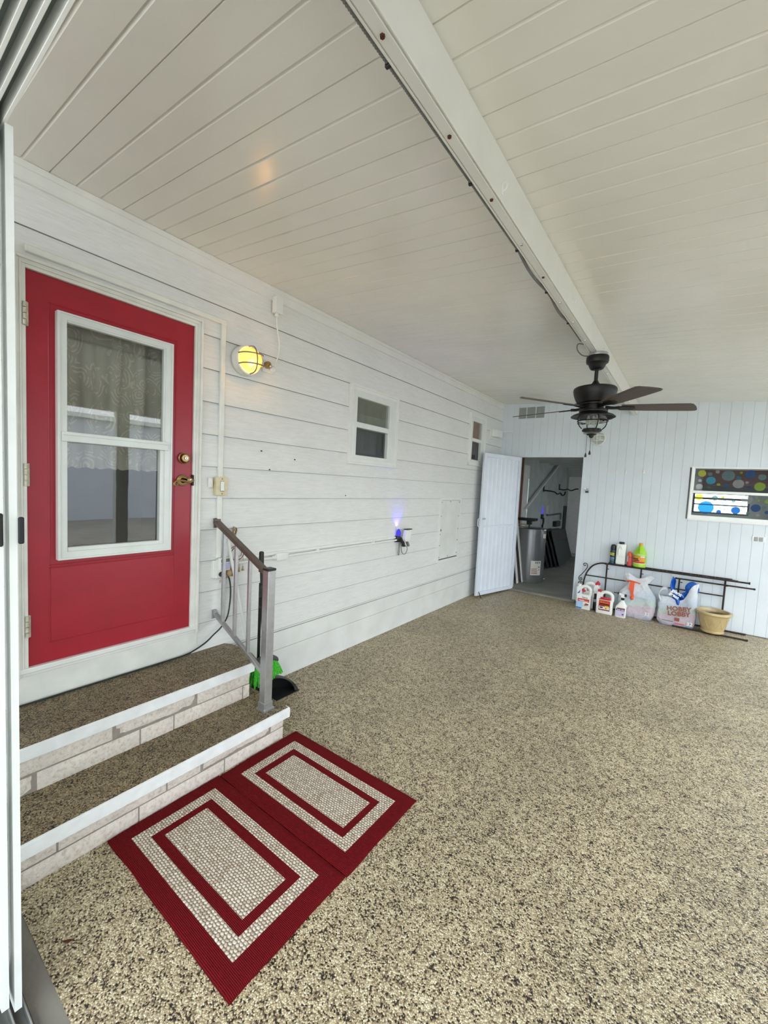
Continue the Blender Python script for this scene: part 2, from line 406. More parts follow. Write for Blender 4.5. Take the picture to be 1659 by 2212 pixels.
ORG = {}
def link(o, parent=None):
    COL.objects.link(o)
    if parent is not None:
        o.parent = parent
def obj(name, b, mat=None, parent=None, smooth=35, origin=None, fixn=True):
    """one mesh object; vertices given in world space"""
    bm = b.bm
    if mat is not None and not b.mats: b.mats = [mat]
    if fixn: bmesh.ops.recalc_face_normals(bm, faces=bm.faces)
    if parent is not None:
        # children keep world coordinates relative to the thing's base
        o0 = ORG[parent.name] if origin is None else V(origin)
        base = ORG[parent.name]
    else:
        xs = [v.co for v in bm.verts]
        lo = V((min(p.x for p in xs), min(p.y for p in xs), min(p.z for p in xs))); hi = V((max(p.x for p in xs), max(p.y for p in xs), max(p.z for p in xs)))
        o0 = V(((lo.x+hi.x)/2, (lo.y+hi.y)/2, lo.z)) if origin is None else V(origin)
        base = V((0, 0, 0))
    for v in bm.verts: v.co -= o0
    me = bpy.data.meshes.new(name); bm.to_mesh(me); bm.free()
    for mm in b.mats: me.materials.append(mm)
    if smooth:
        me.polygons.foreach_set('use_smooth', [True]*len(me.polygons)); me.set_sharp_from_angle(angle=math.radians(smooth))
    o = bpy.data.objects.new(name, me); o.location = o0-base; link(o, parent); ORG[o.name] = o0
    return o
def tag(o, label=None, cat=None, group=None, kind=None):
    if label: o['label'] = label
    if cat: o['category'] = cat
    if group: o['group'] = group
    if kind: o['kind'] = kind
    return o
def thing(name, loc, label, cat, group=None):
    o = bpy.data.objects.new(name, None); o.empty_display_size = .1; o.location = loc; COL.objects.link(o); ORG[o.name] = V(loc)
    return tag(o, label, cat, group)
def room(name, loc, label=None):
    o = bpy.data.objects.new(name, None); o.empty_display_size = .1; o.location = loc; COL.objects.link(o); ORG[o.name] = V(loc)
    o['kind'] = 'structure'
    if label: o['label'] = label
    return o
def struct(name, b, mat=None, label=None, smooth=0):
    o = obj(name, b, mat, None, smooth); o['kind'] = 'structure'
    if label: o['label'] = label
    return o
def text(name, s, size, mat, loc, rx, ry, parent, depth=.0008, bold=.0, spacing=1.0, align='CENTER'):
    """flat lettering: rx = reading direction, ry = up direction (world vectors)"""
    cu = bpy.data.curves.new(name, 'FONT'); cu.body = s; cu.size = size; cu.extrude = depth; cu.offset = bold
    cu.align_x = align; cu.align_y = 'CENTER'; cu.space_character = spacing; cu.resolution_u = 3
    tmp = bpy.data.objects.new(name, cu); COL.objects.link(tmp)
    me = bpy.data.meshes.new_from_object(tmp.evaluated_get(bpy.context.evaluated_depsgraph_get()))
    bpy.data.objects.remove(tmp); bpy.data.curves.remove(cu)
    rx = V(rx).normalized(); ry = V(ry).normalized(); rz = rx.cross(ry)
    R = Matrix((rx, ry, rz)).transposed()
    base = ORG[parent.name]
    for v in me.vertices: v.co = R @ v.co + V(loc) - base
    me.materials.clear(); me.materials.append(mat); me.name = name
    o = bpy.data.objects.new(name, me); COL.objects.link(o); o.parent = parent; ORG[o.name] = base
    return o
def lerp(a, b, t): return a+(b-a)*t
def smoothpts(pts, k=6):
    """Catmull-Rom through the points"""
    P = [V(p) for p in pts]; out = []
    for i in range(len(P)-1):
        p0, p1, p2, p3 = P[max(i-1, 0)], P[i], P[i+1], P[min(i+2, len(P)-1)]
        for j in range(k):
            t = j/k
            out.append(.5*((2*p1)+(-p0+p2)*t+(2*p0-5*p1+4*p2-p3)*t*t+(-p0+3*p1-3*p2+p3)*t**3))
    return out+[P[-1]]

# ------------------------------------------------------------------ the place
YB = 6.82            # face of the shed wall
XR = 4.66            # open right side
ZC0, SC_ = 3.08, -.06
zc = lambda x: ZC0+SC_*x

# floor
struct('floor', B().box(0, XR, .405, YB, -.08, 0), M['floor'], 'tan and brown pebble stone floor')
# grey sill strip, track of the sliding door
b = B(); b.box(0, XR, .335, .41, -.08, -.002, .004); struct('trim_2', b, M['concrete'], 'grey sill strip along the pebble floor edge')
struct('floor_2', B().box(-1.2, 30, -14, 30, -.3, -.09), M['ground'], 'outdoor gravel ground')
struct('floor_3', B().box(-.6, XR+.6, -3.2, .2, -.09, -.015), M['concrete'], 'outdoor concrete slab')

# house wall: lap siding with openings
LAP, Z0 = .2145, .643
def solid_cells(openings, y0, y1, za, zb):
    segs = [(y0, y1)]
    for (oy0, oy1, oz0, oz1) in openings:
        if oz0 < zb-1e-6 and oz1 > za+1e-6:
            n = []
            for a, c in segs:
                if oy1 <= a or oy0 >= c: n.append((a, c)); continue
                if oy0 > a: n.append((a, oy0))
                if oy1 < c: n.append((oy1, c))
            segs = n
    return segs
OPEN_L = [(.58, 1.46, .44, 2.615), (2.985, 3.665, 1.88, 2.54), (5.59, 5.99, 2.04, 2.66)]
b = B()
zs = [Z0-LAP+LAP*k for k in range(12)]
for k, zb in enumerate(zs):
    zt = min(zb+LAP, 3.08)
    cuts = sorted({zb, zt} | {z for o in OPEN_L for z in o[2:4] if zb < z < zt})
    px = lambda z: lerp(.012, .003, (z-zb)/LAP)
    for za, zb2 in zip(cuts, cuts[1:]):
        for a, c in solid_cells(OPEN_L, -3.3, YB, za, zb2):
            b.m(M['siding'])
            b.poly([(px(za), a, za), (px(za), c, za), (px(zb2), c, zb2), (px(zb2), a, zb2)])
            if za == zb:
                b.m(M['lapshade']).poly([(-.002, a, za), (-.002, c, za), (.012, c, za), (.012, a, za)]); b.poly([(.0125, a, za), (.0125, c, za), (.0122, c, za+.0026), (.0122, a, za+.0026)]); b.m(M['siding'])  # grey underside and lip strip: lap shadow put into the colour
            b.poly([(-.06, a, za), (-.06, a, zb2), (-.06, c, zb2), (-.06, c, za)])
# reveals of the openings
for (a, c, z0, z1) in OPEN_L:
    for q in ([(a, z0), (c, z0)], [(c, z0), (c, z1)], [(c, z1), (a, z1)], [(a, z1), (a, z0)]):
        (ya, za), (yc, zc_) = q
        b.poly([(.003, ya, za), (.003, yc, zc_), (-.06, yc, zc_), (-.06, ya, za)])
wl = struct('wall_left', b, M['siding'], 'white lap siding of the house')
# skirting with a faint crack line and a small painted cove at the floor
b = B().m(M['skirt']); b.box(-.06, .001, -3.3, YB, 0, .25); b.box(-.06, .001, -3.3, YB, .253, .428); b.box(-.02, .008, 1.74, YB, 0, .018, .004)
b.m(M['skirt']).box(-.02, .006, 1.5, YB, .412, .428, .002); b.m(M['lapshade']).box(-.02, .003, 1.5, YB, .405, .412)  # grey strip painted as the shadow gap under the siding
struct('baseboard_left', b, None, 'white masonry skirting under the siding')
# trim between siding and ceiling
b = B(); b.box(0, .020, .30, YB, 2.985, 3.079, .003); b.box(.018, .027, .30, YB, 3.045, 3.078, .003); b.box(.015, .024, .30, YB, 2.985, 2.996, .003)
struct('trim_1', b, M['trim'], 'white trim along the top of the house wall', 30)
# rooms behind the glass of the house
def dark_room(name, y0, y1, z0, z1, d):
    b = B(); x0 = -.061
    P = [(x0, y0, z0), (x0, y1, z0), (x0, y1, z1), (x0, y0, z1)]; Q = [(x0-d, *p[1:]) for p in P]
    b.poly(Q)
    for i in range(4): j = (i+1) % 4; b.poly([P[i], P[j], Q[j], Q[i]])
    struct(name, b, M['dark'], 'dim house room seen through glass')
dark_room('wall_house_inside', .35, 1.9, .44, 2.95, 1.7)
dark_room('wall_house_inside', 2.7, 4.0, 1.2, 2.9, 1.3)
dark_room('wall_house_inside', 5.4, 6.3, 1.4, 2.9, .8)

# ceiling: metal roof pans with ribs, falling away from the house
def seam(k, x):
    a = .586+.1073*(k if k <= 9 else 9)+.1135*max(0, k-9)
    c = .593+.1175*(k if k <= 9 else 9)+.1135*max(0, k-9)
    return lerp(a, c, x/1.85)
b = B()
KS = range(-3, 53)
rows = []
XS = [0, 1.85, XR+.25]
for k in KS:
    thin = (k % 3 == 1)
    prof = [(-.0025, 0), (-.0015, .007), (.0015, .007), (.0030, 0)] if thin else [(-.0025, 0), (-.001, .009), (.0015, .009), (.011, 0)]
    for dy, dz in prof: rows.append([(x, seam(k, min(x, 1.85))+dy, zc(x)+dz) for x in XS])
rows = [[(x, -1.1, zc(x)) for x in XS]] + [r for r in rows if .2 < r[0][1] < YB and .2 < r[1][1] < YB] + [[(x, YB+.1, zc(x)) for x in XS]]  # unseen front overhang, added to cut the sky light from the front
vv = [[b.bm.verts.new(p) for p in r] for r in rows]
for r, q in zip(vv, vv[1:]):
    for i in range(len(XS)-1): b.face((r[i], r[i+1], q[i+1], q[i]))
b.prism([(-.06, -1.1, zc(-.06)+.03), (XR+.25, -1.1, zc(XR+.25)+.03), (XR+.25, YB+.1, zc(XR+.25)+.03), (-.06, YB+.1, zc(-.06)+.03)], (0, 0, .05))
struct('ceiling', b, M['ceil'], 'white ribbed carport ceiling')
# fascia and posts of the open right side
struct('trim_3', B().box(XR, XR+.12, -1.1, YB, 2.57, 2.92, .004), M['trim'], 'white fascia of the open side')
struct('wall_right', B().box(XR, XR+.10, .30, 1.95, -.08, 2.60), M['shedwall'], 'unseen white wall part on the right beside the camera')  # unseen wall, assumed from the light direction; dims the near left
for i, yy in enumerate((2.85, 5.4, 6.72)):
    tag(obj('carport_post', B().box(XR-.02, XR+.10, yy-.09, yy+.09, -.09, 2.60, .006), M['alu']), 'white square post holding the roof edge on the open side', 'post', 'white posts along the open side')

# shed wall: grooved panels with a door opening and a window opening
DX0, DX1, DZ1 = .345, 1.295, 2.205
WX0, WX1, WZ0, WZ1 = 2.60, 4.02, 1.40, 2.075
OPB = [(DX0, DX1, 0, DZ1), (WX0, WX1, WZ0, WZ1)]
b = B()
gx = [1.408+.1105*k for k in range(-13, 31)]
edges = sorted({0, XR} | {o[i] for o in OPB for i in (0, 1)} | {g+d for g in gx for d in (-.004, -.002, .002, .004) if 0 < g < XR})
def gdepth(x):
    for g in gx:
        if abs(x-g) <= .0025: return .0045
    return 0
for xa, xb in zip(edges, edges[1:]):
    if xb-xa < 1e-5: continue
    mid = (xa+xb)/2; zsegs = [(0, zc(mid)+.01)]
    for o in OPB:
        if o[0] < mid < o[1]:
            zsegs = [s for a, c in zsegs for s in ((a, o[2]), (o[3], c)) if s[1]-s[0] > 1e-4]
    for a, c in zsegs:
        b.poly([(xa, YB+gdepth(xa), a), (xb, YB+gdepth(xb), a), (xb, YB+gdepth(xb), c), (xa, YB+gdepth(xa), c)])
        b.poly([(xa, YB+.09, a), (xa, YB+.09, c), (xb, YB+.09, c), (xb, YB+.09, a)])
for o in OPB:
    x0, x1, z0, z1 = o
    for q in ([(x0, z0), (x0, z1)], [(x0, z1), (x1, z1)], [(x1, z1), (x1, z0)], [(x1, z0), (x0, z0)]):
        (xa, za), (xc, zc2) = q
        b.poly([(xa, YB, za), (xc, YB, zc2), (xc, YB+.09, zc2), (xa, YB+.09, za)])
struct('wall_back', b, M['shedwall'], 'pale grooved shed wall')
struct('trim_4', B().box(0, DX0+.95, YB-.004, YB+.02, DZ1, DZ1+.025, .003).box(DX1, DX1+.03, YB-.008, YB+.02, 0, DZ1+.03, .003), M['shedwall'], 'narrow trim around the shed doorway')
struct('trim_5', B().box(DX0-.03, DX1+.05, YB-.07, YB+.10, 0, .035, .004), M['concrete'], 'worn white shed threshold')

# shed interior
SY0, SY1, SX1, SZ = YB+.09, 11.6, 4.3, 2.36
SWX0, SWX1, SWZ0, SWZ1 = 2.70, 3.62, 1.385, 1.80
struct('floor_4', B().box(0, SX1, YB, SY1, -.05, .015), M['shedfloor'], 'grey shed floor')
struct('wall_shed_left', B().box(-.08, 0, SY0, SY1, 0, 2.5), M['shedin'], 'shed inner left wall')
b = B(); b.box(0, SWX0, SY1, SY1+.08, 0, 2.5); b.box(SWX1, SX1, SY1, SY1+.08, 0, 2.5); b.box(SWX0, SWX1, SY1, SY1+.08, 0, SWZ0); b.box(SWX0, SWX1, SY1, SY1+.08, SWZ1, 2.5)
struct('wall_shed_back', b, M['shedin'], 'shed inner back wall')
struct('wall_shed_right', B().box(SX1, SX1+.08, SY0, 8.4, 0, 2.5).box(SX1, SX1+.08, 10.4, SY1, 0, 2.5).box(SX1, SX1+.08, 8.4, 10.4, 0, .9).box(SX1, SX1+.08, 8.4, 10.4, 2.1, 2.5), M['shedin'], 'shed inner right wall')  # unseen opening added in this wall to brighten the shed inside
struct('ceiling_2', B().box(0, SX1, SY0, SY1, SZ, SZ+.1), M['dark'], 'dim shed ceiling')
b = B()
for yy in (7.5, 8.3, 9.1, 9.9, 10.7): b.box(0, SX1, yy-.02, yy+.02, SZ-.09, SZ, .003)
struct('trim_6', b, M['shedin'], 'joists under the shed ceiling')
# neighbouring building and opposite wall, seen mirrored in the door glass
t = thing('neighbour_house', (14.3, 4, -.09), 'long white neighbouring house mirrored in the glass of the red door', 'house')
obj('wall', B().box(14, 16, -9, 17, -.09, 3.35), M['neigh'], t)
obj('roof', B().prism([(13.7, -9.4, 3.35), (13.7, 17.4, 3.35), (13.7, 17.4, 3.5), (13.7, -9.4, 3.5)], (4, 0, .3)), M['alu'], t)

# ------------------------------------------------------------------ roof beam with conduit
XB0, XB1, ZB = 1.893, 1.947, 2.79
t = thing('ceiling_beam', ((XB0+XB1)/2, 3.5, ZB), 'white hollow beam running under the ceiling from front to back', 'beam')
b = B(); y0, y1 = .24, YB-.012
b.box(XB0+.004, XB1-.004, y0, y1, ZB+.006, zc(1.92)+.02)
b.box(XB0+.010, XB1-.010, y0, y1, ZB, ZB+.008, .001)
b.box(XB0-.002, XB0+.005, y0, y1, ZB+.001, ZB+.03, .0015); b.box(XB1-.005, XB1+.001, y0, y1, ZB+.001, ZB+.165, .0015)
obj('box_section', b, M['beam'], t)
for i, yy in enumerate((.873, 1.236, 1.589, 1.945, 2.296, 2.648, 2.988, 3.38, 4.4, 5.2, 6.0)):
    r = M['rust'] if i < 3 or i == 4 else M['silver']
    obj('bolt', B().lathe([(0, -.006), (.0065, -.005), (.0075, 0), (.0075, .004), (0, .004)], (1.919, yy, ZB), n=6), r, t, 0)
def cup_hook(y, z, label):
    x = XB1+.001
    tt = thing('cup_hook', (x, y, z), label, 'hook', 'small white cup hooks on the beam')
    pts = [(x+.004, y, z+.014), (x+.012, y, z+.016), (x+.02, y, z+.006), (x+.018, y, z-.008), (x+.008, y, z-.014), (x+.004, y, z-.006)]
    obj('hook', B().tube(smoothpts(pts, 4), .0022, 6), M['whitepl'], tt)
    obj('back_plate', B().box(x, x+.003, y-.006, y+.006, z-.03, z+.02, .001), M['whitepl'], tt)
cup_hook(1.617, 2.841, 'small white cup hook nearest the camera on the beam side')
cup_hook(2.818, 2.853, 'small white cup hook on the beam side, second from the camera')
cup_hook(3.914, 2.862, 'small white cup hook on the beam side above the fan')
# ribbed conduit along the beam
b = B(); pts = []; rs = []
xs = 1.881
nseg = 700
for i in range(nseg+1):
    yy = lerp(.30, 3.42, i/nseg)
    sag = 0
    for c0, c1, a in ((2.02, 2.48, .014), (2.60, 3.0, .012)):
        if c0 < yy < c1: sag = a*math.sin(PI*(yy-c0)/(c1-c0))
    pts.append((xs-sag*.55, yy, ZB+.016-sag*.8)); rs.append(.0062 if i % 2 else .0078)
b.tube(pts, rs, 8)
cd = thing('flexible_conduit', (xs, 1.9, ZB+.01), 'grey ribbed conduit running along the left edge of the beam', 'conduit')
obj('ribbed_hose', b, M['greycable'], cd)
for yy in (.95, 1.48, 2.0, 2.5, 3.02): obj('clip', B().box(xs-.009, XB0+.002, yy-.006, yy+.006, ZB+.004, ZB+.028, .002), M['black'], cd)
pts = smoothpts([(1.888, 3.50, 2.80), (1.84, 3.52, 2.815), (1.825, 3.58, 2.79), (1.85, 3.66, 2.765), (1.90, 3.70, 2.765)], 8)
tag(obj('fan_wire', B().tube(pts, .0045, 8), M['greycable']), 'grey wire looping from the beam into the fan canopy', 'wire')

# ------------------------------------------------------------------ red house door
d1 = room('door_1', (0, 1.02, .64), 'crimson red house door with a two pane glass insert')
# casing with stepped profile
b = B()
def casing(b, y0, y1, z0, z1, w, steps, bottom=False):
    for (i0, i1, xx) in steps:          # from the opening outwards
        a, c = w*i0, w*i1
        b.box(-.03, xx, y0-c, y0-a, z0, z1+c, .0015); b.box(-.03, xx, y1+a, y1+c, z0, z1+c, .0015); b.box(-.03, xx, y0-a, y1+a, z1+a, z1+c, .0015)
casing(b, .602, 1.444, .60, 2.600, .05, [(0, .34, .018), (.34, .5, .024), (.5, .72, .021), (.72, 1, .032)])
obj('casing', b, M['casing'], d1)
b = B(); b.box(-.03, .03, .56, 1.49, .615, .642, .004); b.box(-.03, .022, .575, 1.475, .60, .615, .002); obj('threshold', b, M['trim'], d1)
b = B(); b.box(-.02, .012, .55, 1.50, .452, .60, .002); obj('kick_board', b, M['casing'], d1)
# slab with insert opening
IY0, IY1, IZ0, IZ1 = .735, 1.285, 1.20, 2.425
b = B()
for (a, c, e, f) in ((.602, IY0, .643, 2.597), (IY1, 1.442, .643, 2.597), (IY0, IY1, .643, IZ0), (IY0, IY1, IZ1, 2.597)): b.box(-.035, .004, a, c, e, f)
def frame_line(y0, y1, z0, z1, w=.007, x1=.0065, open_top=False):
    b.box(0, x1, y0, y0+w, z0, z1, .002); b.box(0, x1, y1-w, y1, z0, z1, .002); b.box(0, x1, y0, y1, z0, z0+w, .002)
    if not open_top: b.box(0, x1, y0, y1, z1-w, z1, .002)
frame_line(.690, 1.335, 1.150, 2.475); frame_line(.690, 1.335, .745, 1.143)
obj('door_slab', b, M['red'], d1, 30)
# window insert
wi = B()
wi.ring('x', (.722, 1.294, 1.183, 2.437), (.038, .039, .039, .032), -.02, .035)
wi.ring('x', (.719, 1.297, 1.180, 2.440), (.010, .010, .010, .008), -.01, .042)
wi.box(-.01, .042, .736, 1.275, 1.795, 1.842, .003); wi.box(-.01, .046, .74, 1.27, 1.828, 1.846, .002)
wi.box(.0, .030, .745, .762, 1.84, 2.412, .002); wi.box(.0, .030, 1.245, 1.262, 1.84, 2.412, .002)
wi.box(-.01, .026, .748, .764, 1.215, 1.80, .002); wi.box(-.01, .026, 1.232, 1.262, 1.215, 1.80, .002)
wi.box(-.01, .026, .764, 1.232, 1.215, 1.243, .002); wi.box(.0, .030, .762, 1.245, 2.396, 2.414, .002)
wio = obj('window_insert', wi, M['alu'], d1, 30)
obj('glass_pane', B().box(.008, .012, .76, 1.248, 1.84, 2.40), M['glass'], wio, 0)
obj('glass_pane', B().box(-.004, .0, .76, 1.236, 1.235, 1.80), M['glass'], wio, 0)
for z0, z1 in ((2.329, 2.441), (1.56, 1.673), (.799, .911)):
    b = B()
    for k in range(4):
        h = (z1-z0)/4; b.cyl((.022, .597, z0+h*k+.002), (.022, .597, z0+h*(k+1)-.002), .0085, n=12)
    b.box(.003, .02, .590, .612, z0, z1, .002)
    obj('hinge', b, M['hinge'], d1)
# deadbolt and lever
y, z = 1.385, 1.759
b = B().m(M['brass']).lathe([(0, .004), (.034, .004), (.036, .008), (.036, .014), (.030, .02)], (0, y, z), (1, 0, 0), 32)
b.m(M['darkbrass']).lathe([(.030, .02), (.029, .028), (.027, .034)], (0, y, z), (1, 0, 0), 32)
b.m(M['brass']).lathe([(.027, .034), (.026, .04), (.022, .042), (.021, .039), (.012, .039), (.011, .043), (0, .043)], (0, y, z), (1, 0, 0), 32)
b.m(M['silver']).lathe([(.0095, .043), (.009, .0445), (0, .0445)], (0, y, z), (1, 0, 0), 20)
b.m(M['blackprint']).box(.0445, .0455, y-.0012, y+.0012, z-.006, z+.006)
obj('deadbolt', b, None, d1)
y, z = 1.380, 1.617
b = B().m(M['brass']).lathe([(0, .004), (.036, .004), (.038, .007), (.036, .012), (.026, .017), (.018, .018)], (0, y, z), (1, 0, 0), 32)
b.m(M['darkbrass']).lathe([(.016, .016), (.013, .03), (.013, .045)], (0, y, z), (1, 0, 0), 20)
pts = [(.05, y+.052, z+.006), (.052, y+.035, z-.002), (.052, y+.012, z-.006), (.051, y-.015, z-.002), (.05, y-.04, z-.001), (.049, y-.062, z-.008), (.049, y-.073, z-.022), (.049, y-.066, z-.034), (.049, y-.055, z-.032), (.049, y-.053, z-.024)]
sp = smoothpts(pts, 6); n = len(sp)
b.m(M['brass']).tube(sp, [lerp(.0075, .0042, i/(n-1)) for i in range(n)], 10); b.ball(sp[-1], .006)
b.lathe([(0, .042), (.017, .043), (.018, .049), (.013, .053), (.009, .052), (0, .052)], (0, y+.03, z+.002), (1, 0, 0), 24)
b.m(M['silver']).lathe([(.008, .0525), (.0075, .0545), (0, .0545)], (0, y+.03, z+.002), (1, 0, 0), 16)
obj('lever_handle', b, None, d1)
b = B(); b.box(.0, .022, 1.441, 1.452, 1.585, 1.655, .003); obj('strike_plate', b, M['black'], d1)

# lace curtain behind the door glass
def cur(y0, y1, z0, z1, amp, folds, x, seed):
    rnd = random.Random(seed); ph = [rnd.random()*6 for _ in range(5)]
    def fn(u, v):
        y = lerp(y0, y1, u); z = lerp(z0, z1, v)
        d = math.sin(u*folds*2*PI+ph[0]+.5*math.sin(v*2+ph[1]))*(.7+.3*math.sin(u*9+ph[2]))
        d = math.copysign(abs(d)**.6, d)
        return (x+amp*(1.1-.5*v)*d, y+.012*math.sin(v*3+u*8), z-.004*math.sin(u*folds*4*PI))
    return fn
b = B().grid(cur(.64, 1.40, 1.665, 2.52, .034, 6, -.105, 3), 110, 14)
tag(obj('lace_curtain', b, M['lace'], None, 60, fixn=False), 'cream lace curtain hanging behind the glass of the red door', 'curtain')

# ------------------------------------------------------------------ sliding door at the left edge
d3 = room('door_3', (1.1, .30, 0), 'white sliding door panels at the left edge')
def panel(nm, x1, y0, y1, z0, z1, lean):
    b = B(); T = .055
    # leading stile leans a touch; panel runs on to the left
    for xa, xb in ((x1-T, x1), (x1-1.02, x1-1.02+T)):
        b.prism([(xa, y0, z0), (xb, y0, z0), (xb-lean, y0, z1), (xa-lean, y0, z1)], (0, y1-y0, 0))
    b.box(x1-.99, x1-T+.002, y0+.002, y1-.002, z0, z0+.09); b.box(x1-.99, x1-T-lean+.002, y0+.002, y1-.002, z1-.07, z1)
    o = obj(nm, b, M['alu'], d3, 0)
    obj('glass_pane', B().box(x1-1.0, x1-.05, (y0+y1)/2-.002, (y0+y1)/2+.002, z0+.08, z1-.06), M['glass'], o, 0)
    return o
pa = panel('sliding_panel', 1.15, .303, .320, .040, 2.535, .0)
pb = panel('sliding_panel', 1.156, .273, .290, .075, 2.545, .0)
b = B().box(1.150, 1.158, .3205, .334, 1.443, 1.518, .003); obj('latch_handle', b, M['black'], pa)
b = B().box(1.156, 1.166, .276, .288, 1.44, 1.53, .003); obj('latch_handle', b, M['black'], pb)
b = B(); b.box(-.3, XR, .18, .336, -.08, .004)
for yy in (.328, .2965, .2665, .235): b.box(-.3, XR, yy-.0022, yy+.0022, 0, .034, .001)
obj('bottom_track', b, M['silltrack'], d3)
b = B(); b.box(-.3, XR, .20, .312, 2.575, 2.70); tt_ = obj('top_track', b, M['channel'], d3)
for yy in (.303, .277, .251, .225): obj('track_fin', B().box(-.3, XR, yy-.004, yy+.004, 2.535, 2.576, .001), M['whitepl'], tt_)  # white fins on a dark channel: bright lit ridges put into the colour

# ------------------------------------------------------------------ house windows
def house_window(nm, y0, y1, z0, z1, gl, label, up_mat, low_mat, trim=.045):
    """gl = (glass y0, y1, upper z0, z1, lower z0, z1)"""
    w = room(nm, (0, (y0+y1)/2, z0), label)
    gy0, gy1, uz0, uz1, lz0, lz1 = gl
    b = B(); T = trim
    b.ring('x', (y0, y1, z0, z1), (T, T, T, T), -.01, .030)
    b.ring('x', (y0-.008, y1+.008, z0-.004, z1+.008), (.018, .018, .014, .016), 0, .038); b.box(0, .044, y0-.008, y1+.008, z0-.014, z0+.006, .004)
    obj('window_casing', b, M['trim'], w, 30)
    b = B(); a0, a1 = y0+T-.004, y1-T+.004
    b.box(-.03, .036, a0, gy0, z0+T-.004, z1-T+.004, .002); b.box(-.03, .036, gy1, a1, z0+T-.004, z1-T+.004, .002)
    b.box(-.03, .036, gy0, gy1, uz1, z1-T+.004, .002); b.box(-.03, .036, gy0, gy1, lz1, uz0, .002); b.box(-.03, .036, gy0, gy1, z0+T-.004, lz0, .002)
    b.box(-.03, .030, gy1-.012, gy1+.02, lz0, lz1, .001)
    f = obj('window_frame', b, M['alu'], w, 30)
    obj('glass_pane', B().box(.010, .014, gy0-.005, gy1+.005, uz0-.005, uz1+.005), M['glass'], f, 0)
    obj('glass_pane', B().box(-.012, -.008, gy0-.005, gy1+.005, lz0-.005, lz1+.005), M['glass'], f, 0)
    b = B(); b.box(-.012, 0, gy0, gy1-.02, lz0, lz0+.026, .002); b.box(-.012, -.002, gy1-.036, gy1-.014, lz0, lz1, .002)
    obj('screen_frame', b, M['greypl'], w, 30)
    b = B().grid(cur(gy0-.03, gy1+.03, uz0-.02, uz1+.01, .003, 5, -.016, 5), 60, 3); obj('shade', b, up_mat, w, 60, fixn=False)
    b = B().grid(cur(gy0-.03, gy1+.05, lz0-.05, lz1+.02, .006, 4, -.05, 9), 60, 3)
    if low_mat: obj('shade', b, low_mat, w, 60, fixn=False)
house_window('window_1', 2.952, 3.722, 1.846, 2.570, (3.040, 3.563, 2.235, 2.468, 1.922, 2.184), 'white framed sash window in the middle of the house wall', M['blind'], M['black'])
house_window('window_2', 5.545, 6.085, 2.005, 2.735, (5.615, 5.940, 2.386, 2.626, 2.075, 2.338), 'narrow sash window near the shed corner', M['browncurtain'], M['darkbrowncurtain'])

# ------------------------------------------------------------------ fittings on the house wall
def screw(b, p, r=.004, ax=(1, 0, 0)): b.lathe([(r, 0), (r*.8, r*.5), (0, r*.55)], p, ax, 8)

# wall raceway: up from the switch, then over the door casing
rw = thing('cable_raceway', (.02, 1.64, 1.09), 'white square cable raceway rising beside the red door and turning over its casing', 'raceway')
b = B(); b.box(.006, .028, 1.622, 1.656, 1.085, 1.53, .003); b.box(.006, .028, 1.622, 1.656, 1.64, 2.70, .003)
obj('upright', b, M['casing'], rw)
obj('crosspiece', B().box(.006, .030, .60, 1.658, 2.672, 2.704, .003), M['casing'], rw)

sw = thing('light_switch', (.03, 1.635, 1.525), 'almond light switch box with a white rocker beside the red door', 'switch')
obj('box', B().box(.008, .050, 1.594, 1.672, 1.526, 1.648, .003), M['almond'], sw)
b = B().m(M['almond']).box(.05, .056, 1.592, 1.674, 1.524, 1.650, .003)
b.m(M['greypl']).box(.0555, .0568, 1.618, 1.648, 1.552, 1.622, .0005); screw(b.m(M['darkbrass']), (.056, 1.633, 1.638)); screw(b, (.056, 1.633, 1.536))
fpo = obj('face_plate', b, None, sw)
obj('rocker', B().prism([(.0565, 1.620, 1.554), (.063, 1.620, 1.558), (.058, 1.620, 1.587), (.061, 1.620, 1.619), (.0565, 1.620, 1.620)], (0, .026, 0)), M['whitepl'], fpo)
db = thing('doorbell', (.01, 1.567, 1.575), 'small white doorbell button left of the light switch', 'doorbell')
obj('plate', B().box(.010, .026, 1.552, 1.584, 1.576, 1.642, .004, 2), M['trim'], db)
obj('button', B().box(.025, .031, 1.563, 1.577, 1.600, 1.622, .003, 2), M['whitepl'], db)

